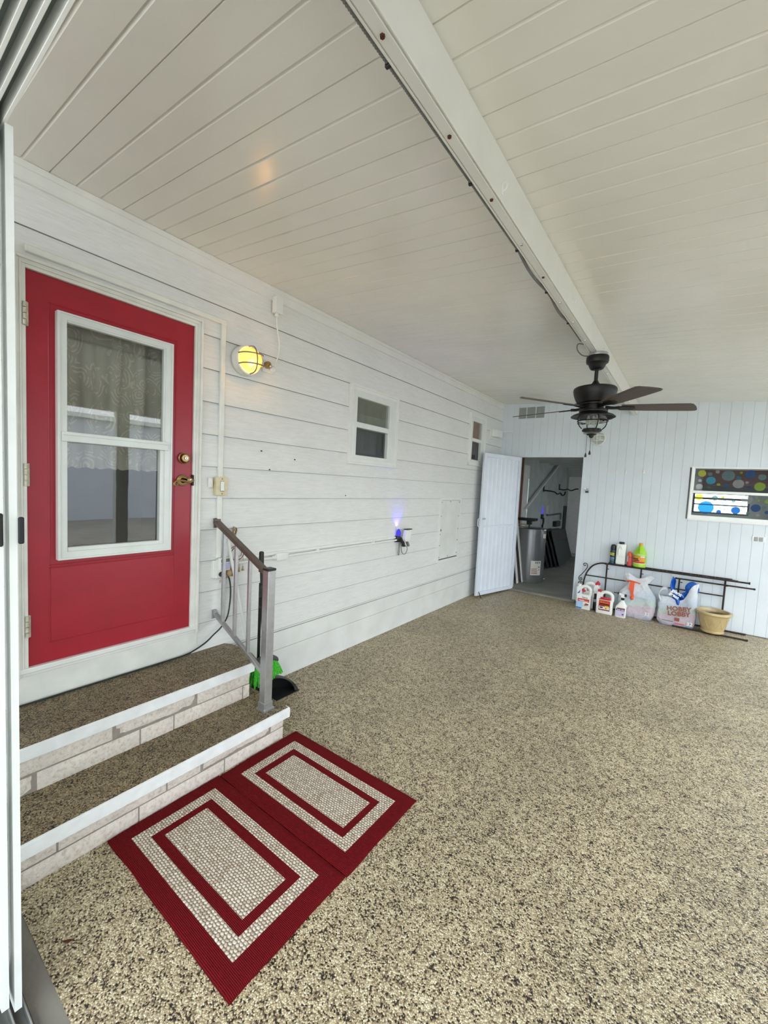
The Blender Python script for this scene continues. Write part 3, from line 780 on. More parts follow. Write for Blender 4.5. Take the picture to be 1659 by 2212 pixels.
# bulkhead lamps
def bulkhead(name, o, ax, up, R, label, lit, tilt=0, D1=.055, group=None):
    t = thing(name, o, label, 'lamp', group)
    o = V(o); ax = V(ax).normalized(); up = V(up).normalized(); sd = ax.cross(up)
    body = M['casing']
    obj('base', B().lathe([(0, 0), (R*.98, 0), (R, .008), (R*.97, .03), (R*.93, D1)], o, ax, 40), body, t)
    rim = obj('rim', B().lathe([(R*.97, D1-.004), (R*.985, D1+.006), (R*.90, D1+.012), (R*.80, D1+.008), (R*.79, D1)], o, ax, 40), body, t)
    GR = R*.80
    prof = [(GR, D1-.002), (GR*.98, D1+.03), (GR*.86, D1+.058), (GR*.6, D1+.078), (GR*.3, D1+.086), (0, D1+.088)]
    obj('glass_globe', B().lathe(prof, o, ax, 36), M['lampglass'] if lit else M['clearglass'], t, 60)
    b = B()
    rot = math.radians(tilt)
    u = sd*math.cos(rot)+up*math.sin(rot); w = -sd*math.sin(rot)+up*math.cos(rot)
    def arch(c, d, half, h):
        pts = []
        for i in range(17):
            a = PI*i/16
            pts.append(o+c+d*(-half*math.cos(a))+ax*(D1+.006+h*math.sin(a)**.55))
        b.tube(pts, .0048, 6)
    arch(V((0, 0, 0)), w, R*.9, .094)
    for k in (-1, 1): arch(w*(R*.34*k), u, R*.84, .088)
    ring = [o+ax*(D1+.088)+(u*math.cos(2*PI*i/24)+w*math.sin(2*PI*i/24))*R*.44 for i in range(24)]
    if not lit: b.tube(ring, .0035, 6, True)
    obj('wire_guard', b, M['greyprint'] if lit else body, rim)  # lit lamp's guard: backlit darkness put into its colour
    bp = o+ax*(D1+.030)-up*R*.22
    bl = obj('light_bulb', B().ball(bp, .024), M['bulb'] if lit else M['bulboff'], t)
    return t, bp
wlamp, bulbpos = bulkhead('bulkhead_lamp', (.016, 1.805, 2.475), (1, 0, 0), (0, 0, 1), .102, 'lit round bulkhead lamp glowing warm yellow beside the red door', True, -4)

jb = thing('junction_box', (.03, 2.066, 2.888), 'white junction box under the ceiling above the lit wall lamp', 'junction box')
obj('box', B().box(.014, .058, 2.034, 2.098, 2.890, 3.008, .004), M['trim'], jb)
obj('lid', B().box(.058, .064, 2.031, 2.100, 2.888, 3.010, .003), M['trim'], jb)
obj('cable_gland', B().lathe([(.012, 0), (.012, -.008), (.017, -.01), (.017, -.018), (.008, -.022)], (.036, 2.064, 2.89), n=8), M['whitepl'], jb, 0)
pl = thing('covered_outlet', (.02, 2.03, 2.445), 'outdoor outlet with a flip cover and plug adapter right of the lit wall lamp', 'outlet')
obj('plate', B().box(.010, .018, 1.962, 2.075, 2.445, 2.512, .002), M['trim'], pl)
obj('outlet_cover', B().lathe([(.026, 0), (.026, .012), (.018, .02), (0, .022)], (.018, 2.048, 2.478), (1, 0, 0), 20), M['whitepl'], pl)
b = B().m(M['brass']).lathe([(.024, 0), (.026, .01), (.022, .03), (.012, .042), (0, .043)], (.018, 2.000, 2.496), (1, -.2, .1), 18)
b.m(M['silver']).ball((.058, 2.005, 2.485), .012)
obj('plug_adapter', b, None, pl)
pts = smoothpts([(.038, 2.064, 2.875), (.036, 2.066, 2.82), (.034, 2.083, 2.75), (.034, 2.098, 2.68), (.036, 2.092, 2.60), (.045, 2.062, 2.535), (.062, 2.014, 2.490)], 8)
tag(obj('lamp_cable', B().tube(pts, .0052, 8), M['whitepl']), 'white cable hanging from the ceiling junction box to the outlet by the lit lamp', 'cable')

# outlet box with plug-in timer and adapters
ob = thing('outlet_box', (.03, 1.65, .95), 'grey-white outlet box low on the siding behind the handrail', 'outlet')
obj('box', B().box(.004, .036, 1.592, 1.660, .948, 1.072, .003), M['whitepl'], ob)
b = B(); b.box(.036, .040, 1.610, 1.668, .946, 1.08, .002)
screw(b, (.04, 1.617, 1.03)); screw(b, (.04, 1.617, .99)); obj('face_plate', b, M['casing'], ob)
tm = thing('plug_in_timer', (.05, 1.665, 1.0), 'white plug-in timer with a pale lavender face on the outlet box', 'timer')
tmc = obj('case', B().box(.036, .062, 1.626, 1.708, .998, 1.090, .006, 2), M['whitepl'], tm)
obj('display', B().box(.0615, .0635, 1.634, 1.700, 1.058, 1.082, .001), M['greyprint'], tmc); obj('dial_face', B().box(.0615, .0635, 1.634, 1.700, 1.006, 1.052, .001), M['timerblue'], tmc)
tag(obj('black_plug', B().lathe([(.017, 0), (.018, .012), (.012, .024), (0, .026)], (.042, 1.648, .972), (1, 0, 0), 16), M['black']), 'round black plug under the lavender timer', 'plug')
ad = thing('beige_adapter', (.05, 1.72, .95), 'beige plug adapter cluster right of the outlet box', 'adapter')
obj('body', B().ball((.045, 1.712, .974), .026, (.9, 1, 1.1)).box(.02, .055, 1.722, 1.765, .945, 1.0, .01, 2), M['tan_pl'], ad)
obj('cap', B().box(.022, .05, 1.75, 1.782, .975, 1.02, .008, 2), M['tan_pl'], ad)
b = B()
for i in range(5):
    y = 1.632+.0165*i
    b.poly([(.05+.01*(i % 2), y, .925+.005*i-.012*(i < 2)), (.05+.01*((i+1) % 2), y+.0165, .930+.005*i-.006*(i < 1)), (.05+.01*((i+1) % 2), y+.0165, .955+.004*i-.008*(i < 1)), (.05+.01*(i % 2), y, .952+.004*i-.018*(i < 2))])
tag(obj('cord_tag', b, M['foil'], None, 0, fixn=False), 'crumpled silvery warning tag hanging under the timer', 'tag')
pts = smoothpts([(.05, 1.700, .955), (.042, 1.719, .91), (.042, 1.727, .84), (.042, 1.723, .749), (.042, 1.705, .654), (.042, 1.657, .589), (.042, 1.602, .551), (.042, 1.548, .514), (.042, 1.474, .484), (.038, 1.402, .466), (.034, 1.25, .461), (.034, 1.0, .461), (.034, .75, .461), (.034, .42, .461)], 8)
tag(obj('power_cord', B().tube(pts, .0052, 8), plain('dark_green_cord', hexc(34, 44, 40), .5)), 'dark cord dropping from the outlet and lying along the back of the top step', 'cord')
# hook with wire ring and tassels
hg = thing('hanging_wire_hoop', (.02, 1.78, .97), 'brown wire hoop with tassels hanging on the siding behind the handrail', 'ornament')
ring = [(.03, 1.783+.052*math.cos(2*PI*i/40), 1.103+.048*math.sin(2*PI*i/40)) for i in range(40)]
ring2 = [(.024, 1.772+.050*math.cos(2*PI*i/40), 1.106+.05*math.sin(2*PI*i/40)) for i in range(40)]
obj('hoop', B().tube(ring, .003, 8, True).tube(ring2, .0022, 8, True), M['brownwire'], hg)
obj('hook', B().tube(smoothpts([(.016, 1.757, 1.30), (.03, 1.752, 1.285), (.034, 1.762, 1.26), (.026, 1.768, 1.235), (.02, 1.77, 1.15)], 6), .0022, 6), M['brownwire'], hg)
obj('hanger_loop', B().tube([(.024+.004*math.sin(2*PI*i/24), 1.760+.014*math.cos(2*PI*i/24), 1.268+.024*math.sin(2*PI*i/24)) for i in range(24)], .0055, 8, True), M['brass'], hg)
b = B()
for (y, z) in ((1.832, .985), (1.79, 1.0), (1.80, .98)):
    b.tube([(.03, y, z+.11), (.03, y, z+.02)], .0015, 6); b.lathe([(.003, .02), (.005, .012), (.004, .006), (.010, -.012), (.009, -.014), (0, -.012)], (.03, y, z), n=10)
obj('tassel', b, M['tan_pl'], hg)
# thin white pole leaning behind the handrail
b = B(); b.tube([(.08, 1.668, 1.225), (.06, 1.868, .43), (.035, 1.965, .0)], .011, 10)
tag(obj('white_pole', b, M['whitepl']), 'thin white pole leaning on the siding behind the handrail', 'pole')

# horizontal conduits and junction box
cr = thing('wall_conduit', (.02, 2.9, 1.04), 'pair of white conduits running along the siding to the plugged-in camera', 'conduit')
obj('flat_raceway', B().box(.004, .030, 1.79, 3.80, 1.056, 1.078, .003), M['trim'], cr)
obj('round_pipe', B().tube([(.036, 1.79, 1.034), (.036, 3.80, 1.040)], .0105, 10), M['trim'], cr)
for yy in (2.588, 3.382): obj('strap', B().box(.006, .050, yy-.008, yy+.008, 1.024, 1.082, .003), M['trim'], cr)
jb2 = thing('conduit_box', (.03, 2.18, 1.01), 'white conduit box on the siding right of the handrail', 'junction box')
obj('box', B().box(.010, .056, 2.128, 2.243, 1.010, 1.070, .006, 2), M['trim'], jb2)
obj('coupling', B().tube([(.03, 2.105, 1.036), (.03, 2.13, 1.036)], .017, 10), M['trim'], jb2)
# device with blue light
dv = thing('wall_camera', (.06, 3.95, .90), 'white plugged-in camera with cord loops and a blue light glowing on the siding', 'camera')
obj('outlet_mount', B().box(.008, .05, 3.80, 3.865, 1.015, 1.085, .006, 2), M['black'], dv)
b = B().prism([(.055, 3.885, 1.052), (.055, 3.917, 1.150), (.055, 4.020, 1.158), (.055, 3.985, 1.020), (.055, 3.91, 1.022)], (.045, 0, 0)); bmesh.ops.bevel(b.bm, geom=list(b.bm.edges), offset=.004, segments=2, affect='EDGES')
obj('housing', b, M['whitepl'], dv)
obj('arm', B().prism([(.03, 3.855, 1.05), (.03, 3.885, 1.065), (.03, 3.935, 1.005), (.03, 3.96, .955), (.03, 3.93, .955), (.03, 3.90, 1.0)], (.03, 0, 0)), M['black'], dv)
obj('top_trim', B().box(.05, .103, 3.915, 4.022, 1.152, 1.162, .003), M['black'], dv)
obj('side_flap', B().prism([(.06, 3.955, 1.012), (.06, 3.985, 1.012), (.06, 4.02, .96), (.06, 3.99, .955)], (.02, 0, 0)), M['greyprint'], dv)
b = B()
b.tube(smoothpts([(.04, 3.852, 1.02), (.04, 3.848, .93), (.036, 3.85, .885), (.036, 3.86, .865), (.036, 3.872, .882), (.04, 3.866, 1.0)], 8), .004, 8)
b.tube(smoothpts([(.05, 3.888, 1.0), (.05, 3.892, .92), (.05, 3.925, .876), (.05, 3.97, .868), (.05, 4.005, .895), (.05, 4.01, .935), (.05, 3.98, .96), (.05, 3.95, .965)], 8), .004, 8)
obj('cord', b, M['greycable'], dv)
obj('blue_lens', B().lathe([(.022, 0), (.026, .02), (.022, .055), (.010, .075), (0, .078)], (.038, 3.838, 1.085), n=20), M['blueled'], dv)
# access hatch
hp = thing('access_hatch', (.01, 5.09, .645), 'flat white access hatch with screw heads set in the siding', 'hatch')
b = B(); Y0, Y1, H0, H1 = 4.795, 5.40, .648, 1.510
b.ring('x', (Y0, Y1, H0, H1), (.03, .035, .035, .028), .0, .026)
obj('hatch_frame', b, M['trim'], hp)
obj('hatch_gap_shade', B().box(.0, .0155, Y0+.029, Y1-.034, H0+.034, H1-.027), M['greypl'], hp, 0)  # dark plate standing in for the shade in the hatch gap
hpo = obj('hatch_panel', B().box(.0, .020, Y0+.033, Y1-.039, H0+.048, H1-.032, .001), M['skirt'], hp)
for (y, z) in [(Y0+.045, 1.455), (5.08, 1.465), (Y1-.055, 1.455), (Y0+.045, 1.27), (Y0+.045, 1.03), (Y0+.045, .88), (Y0+.045, .72), (Y1-.055, 1.26), (Y1-.055, 1.08), (Y1-.055, .92), (Y1-.055, .74), (5.08, .715)]:
    b = B(); screw(b, (.020, y, z), .007); obj('screw', b, M['iron'], hpo, 0)
b = B().lathe([(.017, 0), (.017, .004), (.010, .006), (0, .006)], (.018, Y0+.055, 1.085), (1, 0, 0), 16); obj('lock_disc', b, M['silver'], hpo)
# white box near the corner
fb = thing('flood_light', (.06, 6.45, 2.47), 'white flood light box in the corner beside the narrow window', 'light fitting')
obj('housing', B().box(.015, .10, 6.36, 6.60, 2.49, 2.60, .006, 2), M['trim'], fb)
obj('mount', B().box(.0, .05, 6.31, 6.37, 2.49, 2.61, .004), M['trim'], fb)
obj('arm', B().tube([(.05, 6.60, 2.60), (.06, 6.74, 2.615), (.2, 6.80, 2.62)], .008, 8), M['trim'], fb)
obj('back_plate', B().box(.0, .016, 6.30, 6.68, 2.455, 2.615, .002), M['trim'], fb)
# nail holes
for (y, z) in ((1.98, 1.86), (2.31, 1.82), (2.06, 1.725), (2.95, 1.53)):
    tag(obj('nail_head', B().ball((.012, y, z), .006, (.5, 1.4, .8), 8), M['iron']), 'tiny dark nail stub in the siding', 'nail', 'nail stubs in the siding')

# ------------------------------------------------------------------ front steps
st = thing('front_steps', (.35, 1.05, 0), 'two front steps with pebble treads and split stone risers below the red door', 'steps')
def rounded(pts, z0, z1): return [(x, y, z0) for x, y in pts], (0, 0, z1-z0)
b = B(); b.box(0, .385, .40, 1.645, 0, .43, .004); b.box(.0, .645, .40, 1.715, 0, .195, .004)
obj('core', b, M['skirt'], st, 0)
def bricks(x, y0, y1, z0, z1, top, bot, seed):
    rnd = random.Random(seed); b = B(); zm = (z0+z1)/2
    b.m(M['mortar']).box(x-.03, x-.008, y0, y1, z0, z1)
    b.m(M['stone'])
    for joints, za, zb in ((bot, z0, zm-.003), (top, zm+.003, z1)):
        ys = [y0]+[j for j in joints if y0 < j < y1]+[y1]
        for a, c in zip(ys, ys[1:]):
            a += .004 if a > y0 else 0; c -= .004 if c < y1 else 0
            n = max(2, int((c-a)/.035)); xx = x+rnd.uniform(-.004, .003)
            t = bmesh.new()
            g = [[t.verts.new((xx-(.007 if i in (0, n) or j in (0, 4) else 0)+(rnd.uniform(-.004, .004) if 0 < i < n and 0 < j < 4 else 0), lerp(a, c, i/n), lerp(za, zb, j/4))) for j in range(5)] for i in range(n+1)]
            for i in range(n):
                for j in range(4): t.faces.new((g[i][j], g[i+1][j], g[i+1][j+1], g[i][j+1]))
            b.merge(t)
            b.poly([(xx-.007, a, za), (xx-.03, a, za), (xx-.03, a, zb), (xx-.007, a, zb)]); b.poly([(xx-.007, c, za), (xx-.007, c, zb), (xx-.03, c, zb), (xx-.03, c, za)])
    return b
obj('upper_riser', bricks(.402, .40, 1.648, .213, .392, (.845, 1.286), (.537, .973, 1.152, 1.60), 1), None, st, 50, fixn=False)
obj('lower_riser', bricks(.664, .40, 1.722, 0, .158, (.542, .987, 1.166, 1.621), (.41, .857, 1.307), 2), None, st, 50, fixn=False)
def nosing(x0, x1, y0, y1, z0, z1, seed):
    rnd = random.Random(seed); b = B(); n = 60
    # top edge wanders a little where the pebbles were poured
    prof = lambda k: [(x1, z0), (x1+.001, z1-.004), (x1-.004, z1), (x0+.012+rnd.uniform(-.005, .005), z1+.001), (x0, z0)]
    rows = [[b.bm.verts.new((px, lerp(y0, y1, k/n), pz)) for px, pz in prof(k)] for k in range(n+1)]
    for r, q in zip(rows, rows[1:]):
        for i in range(4): b.face((r[i], r[i+1], q[i+1], q[i]))
    b.face(rows[0]); b.face(rows[-1][::-1]); return b
obj('upper_nosing', nosing(.385, .430, .40, 1.662, .392, .450, 3), M['nosing'], st, 40)
obj('lower_nosing', nosing(.655, .703, .40, 1.735, .155, .214, 4), M['nosing'], st, 40)
up = [(0, .40), (.422, .40), (.422, 1.655), (.40, 1.70), (.30, 1.735), (.16, 1.742), (.06, 1.735), (.0, 1.70)]
p, e = rounded(up, .425, .4515); obj('upper_tread', B().prism(p, e), M['tread'], st, 0)
lo = [(.36, .40), (.692, .40), (.692, 1.728), (.36, 1.728), (.02, 1.728), (.02, 1.64), (.36, 1.64)]
p, e = rounded(lo, .19, .2155); obj('lower_tread', B().prism(p, e), M['tread'], st, 0)

# ------------------------------------------------------------------ handrail
hr = thing('handrail', (.60, 1.63, .2155), 'grey metal handrail with a bronze top rail beside the front steps', 'handrail')
PX, PY = .600, 1.622
obj('post', B().box(PX-.028, PX+.028, PY-.028, PY+.028, .2155, 1.098, .003), M['steel'], hr)
obj('post_foot', B().prism([(PX-.040, PY-.040, .2155), (PX+.040, PY-.040, .2155), (PX+.040, PY+.040, .2155), (PX-.040, PY+.040, .2155)], (0, 0, .012)).box(PX-.033, PX+.033, PY-.033, PY+.033, .22, .268, .003), M['steel'], hr)
obj('post_cap', B().box(PX-.030, PX+.030, PY-.030, PY+.030, 1.096, 1.110, .003), M['black'], hr)
RY = 1.622
obj('top_rail', B().bar((.008, RY, 1.345), (.575, RY, 1.078), .046, .030, bev=.006), M['railbrown'], hr)
obj('bottom_rail', B().bar((.008, RY, .700), (.575, RY, .436), .026, .026, bev=.003), M['steel'], hr)
for x in (.115, .255, .405):
    zt = lerp(1.345, 1.078, (x-.008)/.567); zb = lerp(.700, .436, (x-.008)/.567)
    obj('baluster', B().box(x-.0105, x+.0105, RY-.0105, RY+.0105, zb, zt, .002), M['steel'], hr)
b = B(); b.box(.012, .022, RY-.024, RY+.020, 1.298, 1.365, .003); b.box(.012, .034, RY-.023, RY+.023, 1.332, 1.360, .003); screw(b, (.03, RY-.02, 1.31), .005); obj('wall_bracket', b, M['railbrown'], hr)
b = B(); b.box(.012, .020, RY-.022, RY+.014, .658, .722, .003); b.box(.012, .034, RY-.015, RY+.015, .686, .715, .003); screw(b, (.03, RY-.02, .668), .005); obj('wall_bracket', b, M['steel'], hr)
# broom clipped on an upright dustpan
dp = thing('dustpan', (.17, 1.98, 0), 'black long-handled dustpan on the floor behind the handrail post', 'dustpan')
b = B()
CX, CY, RR = .275, 1.985, .225
arc = [(CX-.20*math.sin(PI*i/24), CY-RR*math.cos(PI*i/24)) for i in range(25)]
b.prism([(x, y, 0.0) for x, y in arc], (0, 0, .004))
hh = lambda i: .004+.125*math.sin(PI*i/24)**.8
lo_ = [b.bm.verts.new((x, y, .004)) for x, y in arc]; hi_ = [b.bm.verts.new((lerp(CX, x, .93), lerp(CY, y, .97), hh(i))) for i, (x, y) in enumerate(arc)]
hi2 = [b.bm.verts.new((lerp(CX, x, .42)-.02, lerp(CY, y, .86), hh(i)*.98)) for i, (x, y) in enumerate(arc)]
for i in range(24): b.face((lo_[i], lo_[i+1], hi_[i+1], hi_[i])); b.face((hi_[i], hi_[i+1], hi2[i+1], hi2[i]))
obj('pan', b, M['black'], dp, 50)
HX, HY = .20, 1.872
obj('handle', B().tube([(.13, 1.90, .12), (HX-.02, HY+.008, .35), (HX-.01, HY, .9)], .011, 10), M['black'], dp)
br = thing('broom', (.22, 1.89, .16), 'black broom with bright green bristles clipped upright behind the handrail post', 'broom')
b = B(); b.tube([(.23, 1.886, .36), (.215, 1.874, .75), (.205, 1.866, .985)], .0115, 10); b.box(.192, .222, 1.852, 1.882, .80, .90, .006); b.box(.196, .222, 1.855, 1.879, .72, .745, .004)
obj('handle', b, M['black'], br)
b = B(); b.prism([(.19, 1.852, .985), (.19, 1.884, .985), (.19, 1.880, 1.125), (.19, 1.874, 1.133), (.19, 1.858, 1.133), (.19, 1.852, 1.125)], (.018, 0, 0)); obj('grip', b, M['black'], br)
b = B().grid(lambda u, v: (.235+.028*math.cos(2*PI*v), lerp(1.79, 2.0, u)+0, .345-.035*abs(2*u-1)**2+.03*math.sin(2*PI*v)*(1-.3*abs(2*u-1))), 16, 14)
obj('head_block', b, M['greypl'], br, 60)
b = B(); rnd = random.Random(5)
for i in range(26):
    for j in range(3):
        u = (i+.5+rnd.uniform(-.3, .3))/26; y = lerp(1.795, 1.995, u); yy = lerp(1.775, 2.045, u)+rnd.uniform(-.006, .006)
        x = .220+.015*j; x2 = .205+.03*j+rnd.uniform(-.006, .006)
        zt = .335-.03*abs(2*u-1)**2; zb = .185+rnd.uniform(-.012, .012)+.015*(2*u-1)
        b.tube([(x, y, zt), (lerp(x, x2, .6), lerp(y, yy, .5), (zt+zb)/2), (x2, yy, zb)], [.005, .006, .0045], 5)
obj('bristles', b, M['green'], br, 60)

# ------------------------------------------------------------------ door mats
def mat(y0, y1, label, frames, x0, x1, wob):
    T = .012; b = B(); NX, NY = 72, 44
    (f0x, f1x, f0y, f1y), (g0x, g1x, g0y, g1y), (h0x, h1x, h0y, h1y) = frames
    xs = sorted(set([lerp(x0, x1, i/NX) for i in range(NX+1)]+[f0x, f1x, g0x, g1x, h0x, h1x])); ys = sorted(set([lerp(y0, y1, i/NY) for i in range(NY+1)]+[f0y, f1y, g0y, g1y, h0y, h1y]))
    def pos(x, y):
        e = min(x-x0, x1-x, y-y0, y1-y)
        z = T-(.004*(1-min(e, .008)/.008)) + .0016*mnoise.noise(V((x*5, y*5, wob)))
        dx = .006*mnoise.noise(V((y*5, wob, 1))) if e < .02 else 0; dy = .006*mnoise.noise(V((x*5, wob, 4))) if e < .02 else 0
        return (x+dx, y+dy, z)
    g = [[b.bm.verts.new(pos(x, y)) for y in ys] for x in xs]
    b.m(M['rugred']); b.m(M['weave'])
    for i in range(len(xs)-1):
        for j in range(len(ys)-1):
            cx, cy = (xs[i]+xs[i+1])/2, (ys[j]+ys[j+1])/2
            inn = lambda q: q[0] < cx < q[1] and q[2] < cy < q[3]
            cream = (inn(frames[0]) and not inn(frames[1])) or inn(frames[2])
            b.m(M['weave'] if cream else M['rugred']); b.face((g[i][j], g[i+1][j], g[i+1][j+1], g[i][j+1]))
    b.m(M['rugred'])
    ring = [g[i][0] for i in range(len(xs))]+[g[-1][j] for j in range(1, len(ys))]+[g[i][-1] for i in range(len(xs)-2, -1, -1)]+[g[0][j] for j in range(len(ys)-2, 0, -1)]
    low = [b.bm.verts.new((v.co.x, v.co.y, 0.0005)) for v in ring]
    for i in range(len(ring)): j = (i+1) % len(ring); b.face((ring[j], ring[i], low[i], low[j]))
    b.face(low[::-1])
    tag(obj('door_mat', b, None, None, 30), label, 'door mat', 'dark red door mats below the steps')
mat(.722, 1.268, 'dark red door mat with cream woven frames, the nearer of the two below the steps', [(.742, 1.516, .790, 1.198), (.797, 1.462, .850, 1.146), (.834, 1.422, .893, 1.100)], .668, 1.600, 1.0)
mat(1.272, 1.820, 'dark red door mat with cream woven frames, the farther one toward the handrail', [(.751, 1.528, 1.349, 1.740), (.807, 1.468, 1.398, 1.684), (.850, 1.433, 1.441, 1.646)], .672, 1.606, 9.0)

# ------------------------------------------------------------------ shed door leaf, swung open
d2 = room('door_2', (.35, YB-.01, .02), 'white metal shed door swung open against the house wall')
hp0 = V((.352, YB-.018, 0)); du = V((-.232, -.935, 0)); LW = du.length; du.normalize(); dn = V((-du.y, du.x, 0))  # dn points to the camera side
if dn.x < 0: dn = -dn
Rd = Matrix((du, dn, V((0, 0, 1)))).transposed()
def dbox(b, u0, u1, n0, n1, z0, z1, bev=.002): b.obox(hp0+du*(u0+u1)/2+dn*(n0+n1)/2+V((0, 0, (z0+z1)/2)), (u1-u0, n1-n0, z1-z0), Rd, bev)
b = B(); ZT = 2.195; ZL = .03
dbox(b, 0, .05, -.015, .02, ZL, ZT); dbox(b, LW-.06, LW, -.015, .02, ZL, ZT); dbox(b, .05, LW-.06, -.015, .02, ZT-.06, ZT); dbox(b, .05, LW-.06, -.015, .02, ZL, ZL+.055); dbox(b, .05, LW-.06, -.012, .016, 1.075, 1.105)
obj('door_frame', b, M['sheddoor'], d2, 30)
b = B(); n = 8
for k in range(n):
    a, c = lerp(.05, LW-.06, k/n), lerp(.05, LW-.06, (k+1)/n)
    prof = [(a, -.004), (a+(c-a)*.14, .012), (a+(c-a)*.24, .012), (a+(c-a)*.5, .002), (c, -.004)]
    for (u0, n0), (u1, n1) in zip(prof, prof[1:]):
        b.poly([hp0+du*u0+dn*n0+V((0, 0, ZL+.05)), hp0+du*u1+dn*n1+V((0, 0, ZL+.05)), hp0+du*u1+dn*n1+V((0, 0, ZT-.05)), hp0+du*u0+dn*n0+V((0, 0, ZT-.05))])
obj('ribbed_panel', b, M['sheddoor'], d2, 0, fixn=False)
b = B(); dbox(b, LW-.10, LW-.03, .02, .032, 1.195, 1.22); obj('latch', b, M['silver'], d2)
b = B(); b.tube([hp0+du*(LW+.002)+dn*.0+V((0, 0, 1.22)), hp0+du*(LW+.03)-dn*.01+V((0, 0, 1.2)), hp0+du*(LW+.03)-dn*.01+V((0, 0, 1.10)), hp0+du*(LW+.002)+V((0, 0, 1.08))], .007, 8); obj('pull_handle', b, M['sheddoor'], d2)
b = B(); b.tube([hp0+du*(LW-.06)+dn*.022+V((0, 0, .085)), hp0+du*(LW-.02)+dn*.10+V((0, 0, .012))], .006, 8); obj('foot_stop', b, M['iron'], d2)
for z in (.3, 1.1, 1.95):
    b = B(); b.cyl((.352, YB-.02, z-.05), (.352, YB-.02, z+.05), .008); obj('hinge', b, M['silver'], d2)

# ------------------------------------------------------------------ shed wall fittings
vt = thing('wall_vent', (.47, YB, 2.82), 'white three section louvre vent high on the shed wall', 'vent')
b = B(); X0, X1, A0, A1 = .262, .684, 2.820, 3.012
b.ring('y', (X0, X1, A0, A1), (.008, .008, .008, .008), YB-.008, YB+.004)
for x in (.3935, .538): b.box(x-.004, x+.008, YB-.008, YB+.004, A0+.008, A1-.008)
obj('vent_frame', b, M['shedwall'], vt)
for x0, x1 in ((.270, .389), (.403, .532), (.548, .676)):
    b = B()
    for k in range(12): z = A0+.012+k*.0145; b.prism([(x0, YB-.005, z), (x1, YB-.005, z), (x1, YB+.0, z+.012), (x0, YB+.0, z+.012)], (0, .002, .001))
    b.box(x0, x1, YB-.002, YB-.001, A0+.004, A1-.004); obj('louvre', b, M['ventgrey'], vt, 0)
bulkhead('bulkhead_lamp', (1.475, YB-.001, 2.478), (0, -1, 0), (0, 0, 1), .104, 'unlit round caged lamp on the shed wall behind the fan', False, 0, .03)
for (x, z, lb) in ((1.748, 1.99, 'small white peg on the shed wall, leftmost of three in a row'), (1.863, 2.005, 'small white hook on the shed wall, middle of three in a row'), (2.081, 2.010, 'small white hook on the shed wall, rightmost of three in a row')):
    h = thing('wall_hook', (x, YB, z), lb, 'hook', 'small white hooks on the shed wall')
    obj('base', B().box(x-.012, x+.012, YB-.006, YB, z-.03, z+.022, .003), M['whitepl'], h)
    obj('hook', B().tube(smoothpts([(x, YB-.006, z+.01), (x, YB-.022, z+.0), (x, YB-.032, z-.018), (x, YB-.036, z-.004)], 4), .005, 6), M['whitepl'], h)
hs = thing('hasp', (1.35, YB, 1.71), 'silver hasp plate right of the shed doorway', 'hasp')
b = B(); b.box(1.335, 1.40, YB-.004, YB, 1.722, 1.752, .001); b.tube([(1.372, YB-.004, 1.73), (1.372, YB-.018, 1.73), (1.392, YB-.018, 1.73), (1.392, YB-.004, 1.73)], .003, 6); obj('plate', b, M['silver'], hs)
pk = thing('padlock', (1.385, YB-.015, 1.675), 'small padlock hanging from the hasp by the shed doorway', 'padlock')
obj('body', B().box(1.362, 1.404, YB-.03, YB-.006, 1.675, 1.708, .004, 2), M['greypl'], pk); obj('shackle', B().tube(smoothpts([(1.37, YB-.018, 1.705), (1.37, YB-.018, 1.73), (1.383, YB-.018, 1.742), (1.396, YB-.018, 1.73), (1.396, YB-.018, 1.705)], 5), .0035, 8), M['silver'], pk)
wo = thing('wall_outlet', (3.345, YB, 1.175), 'white double outlet on the shed wall under the polka dot window', 'outlet')
obj('plate', B().box(3.285, 3.405, YB-.006, YB, 1.176, 1.242, .002), M['whitepl'], wo)
for x in (3.322, 3.368): obj('receptacle', B().box(x-.019, x+.019, YB-.009, YB-.004, 1.183, 1.236, .004, 2), M['ventgrey'], wo)
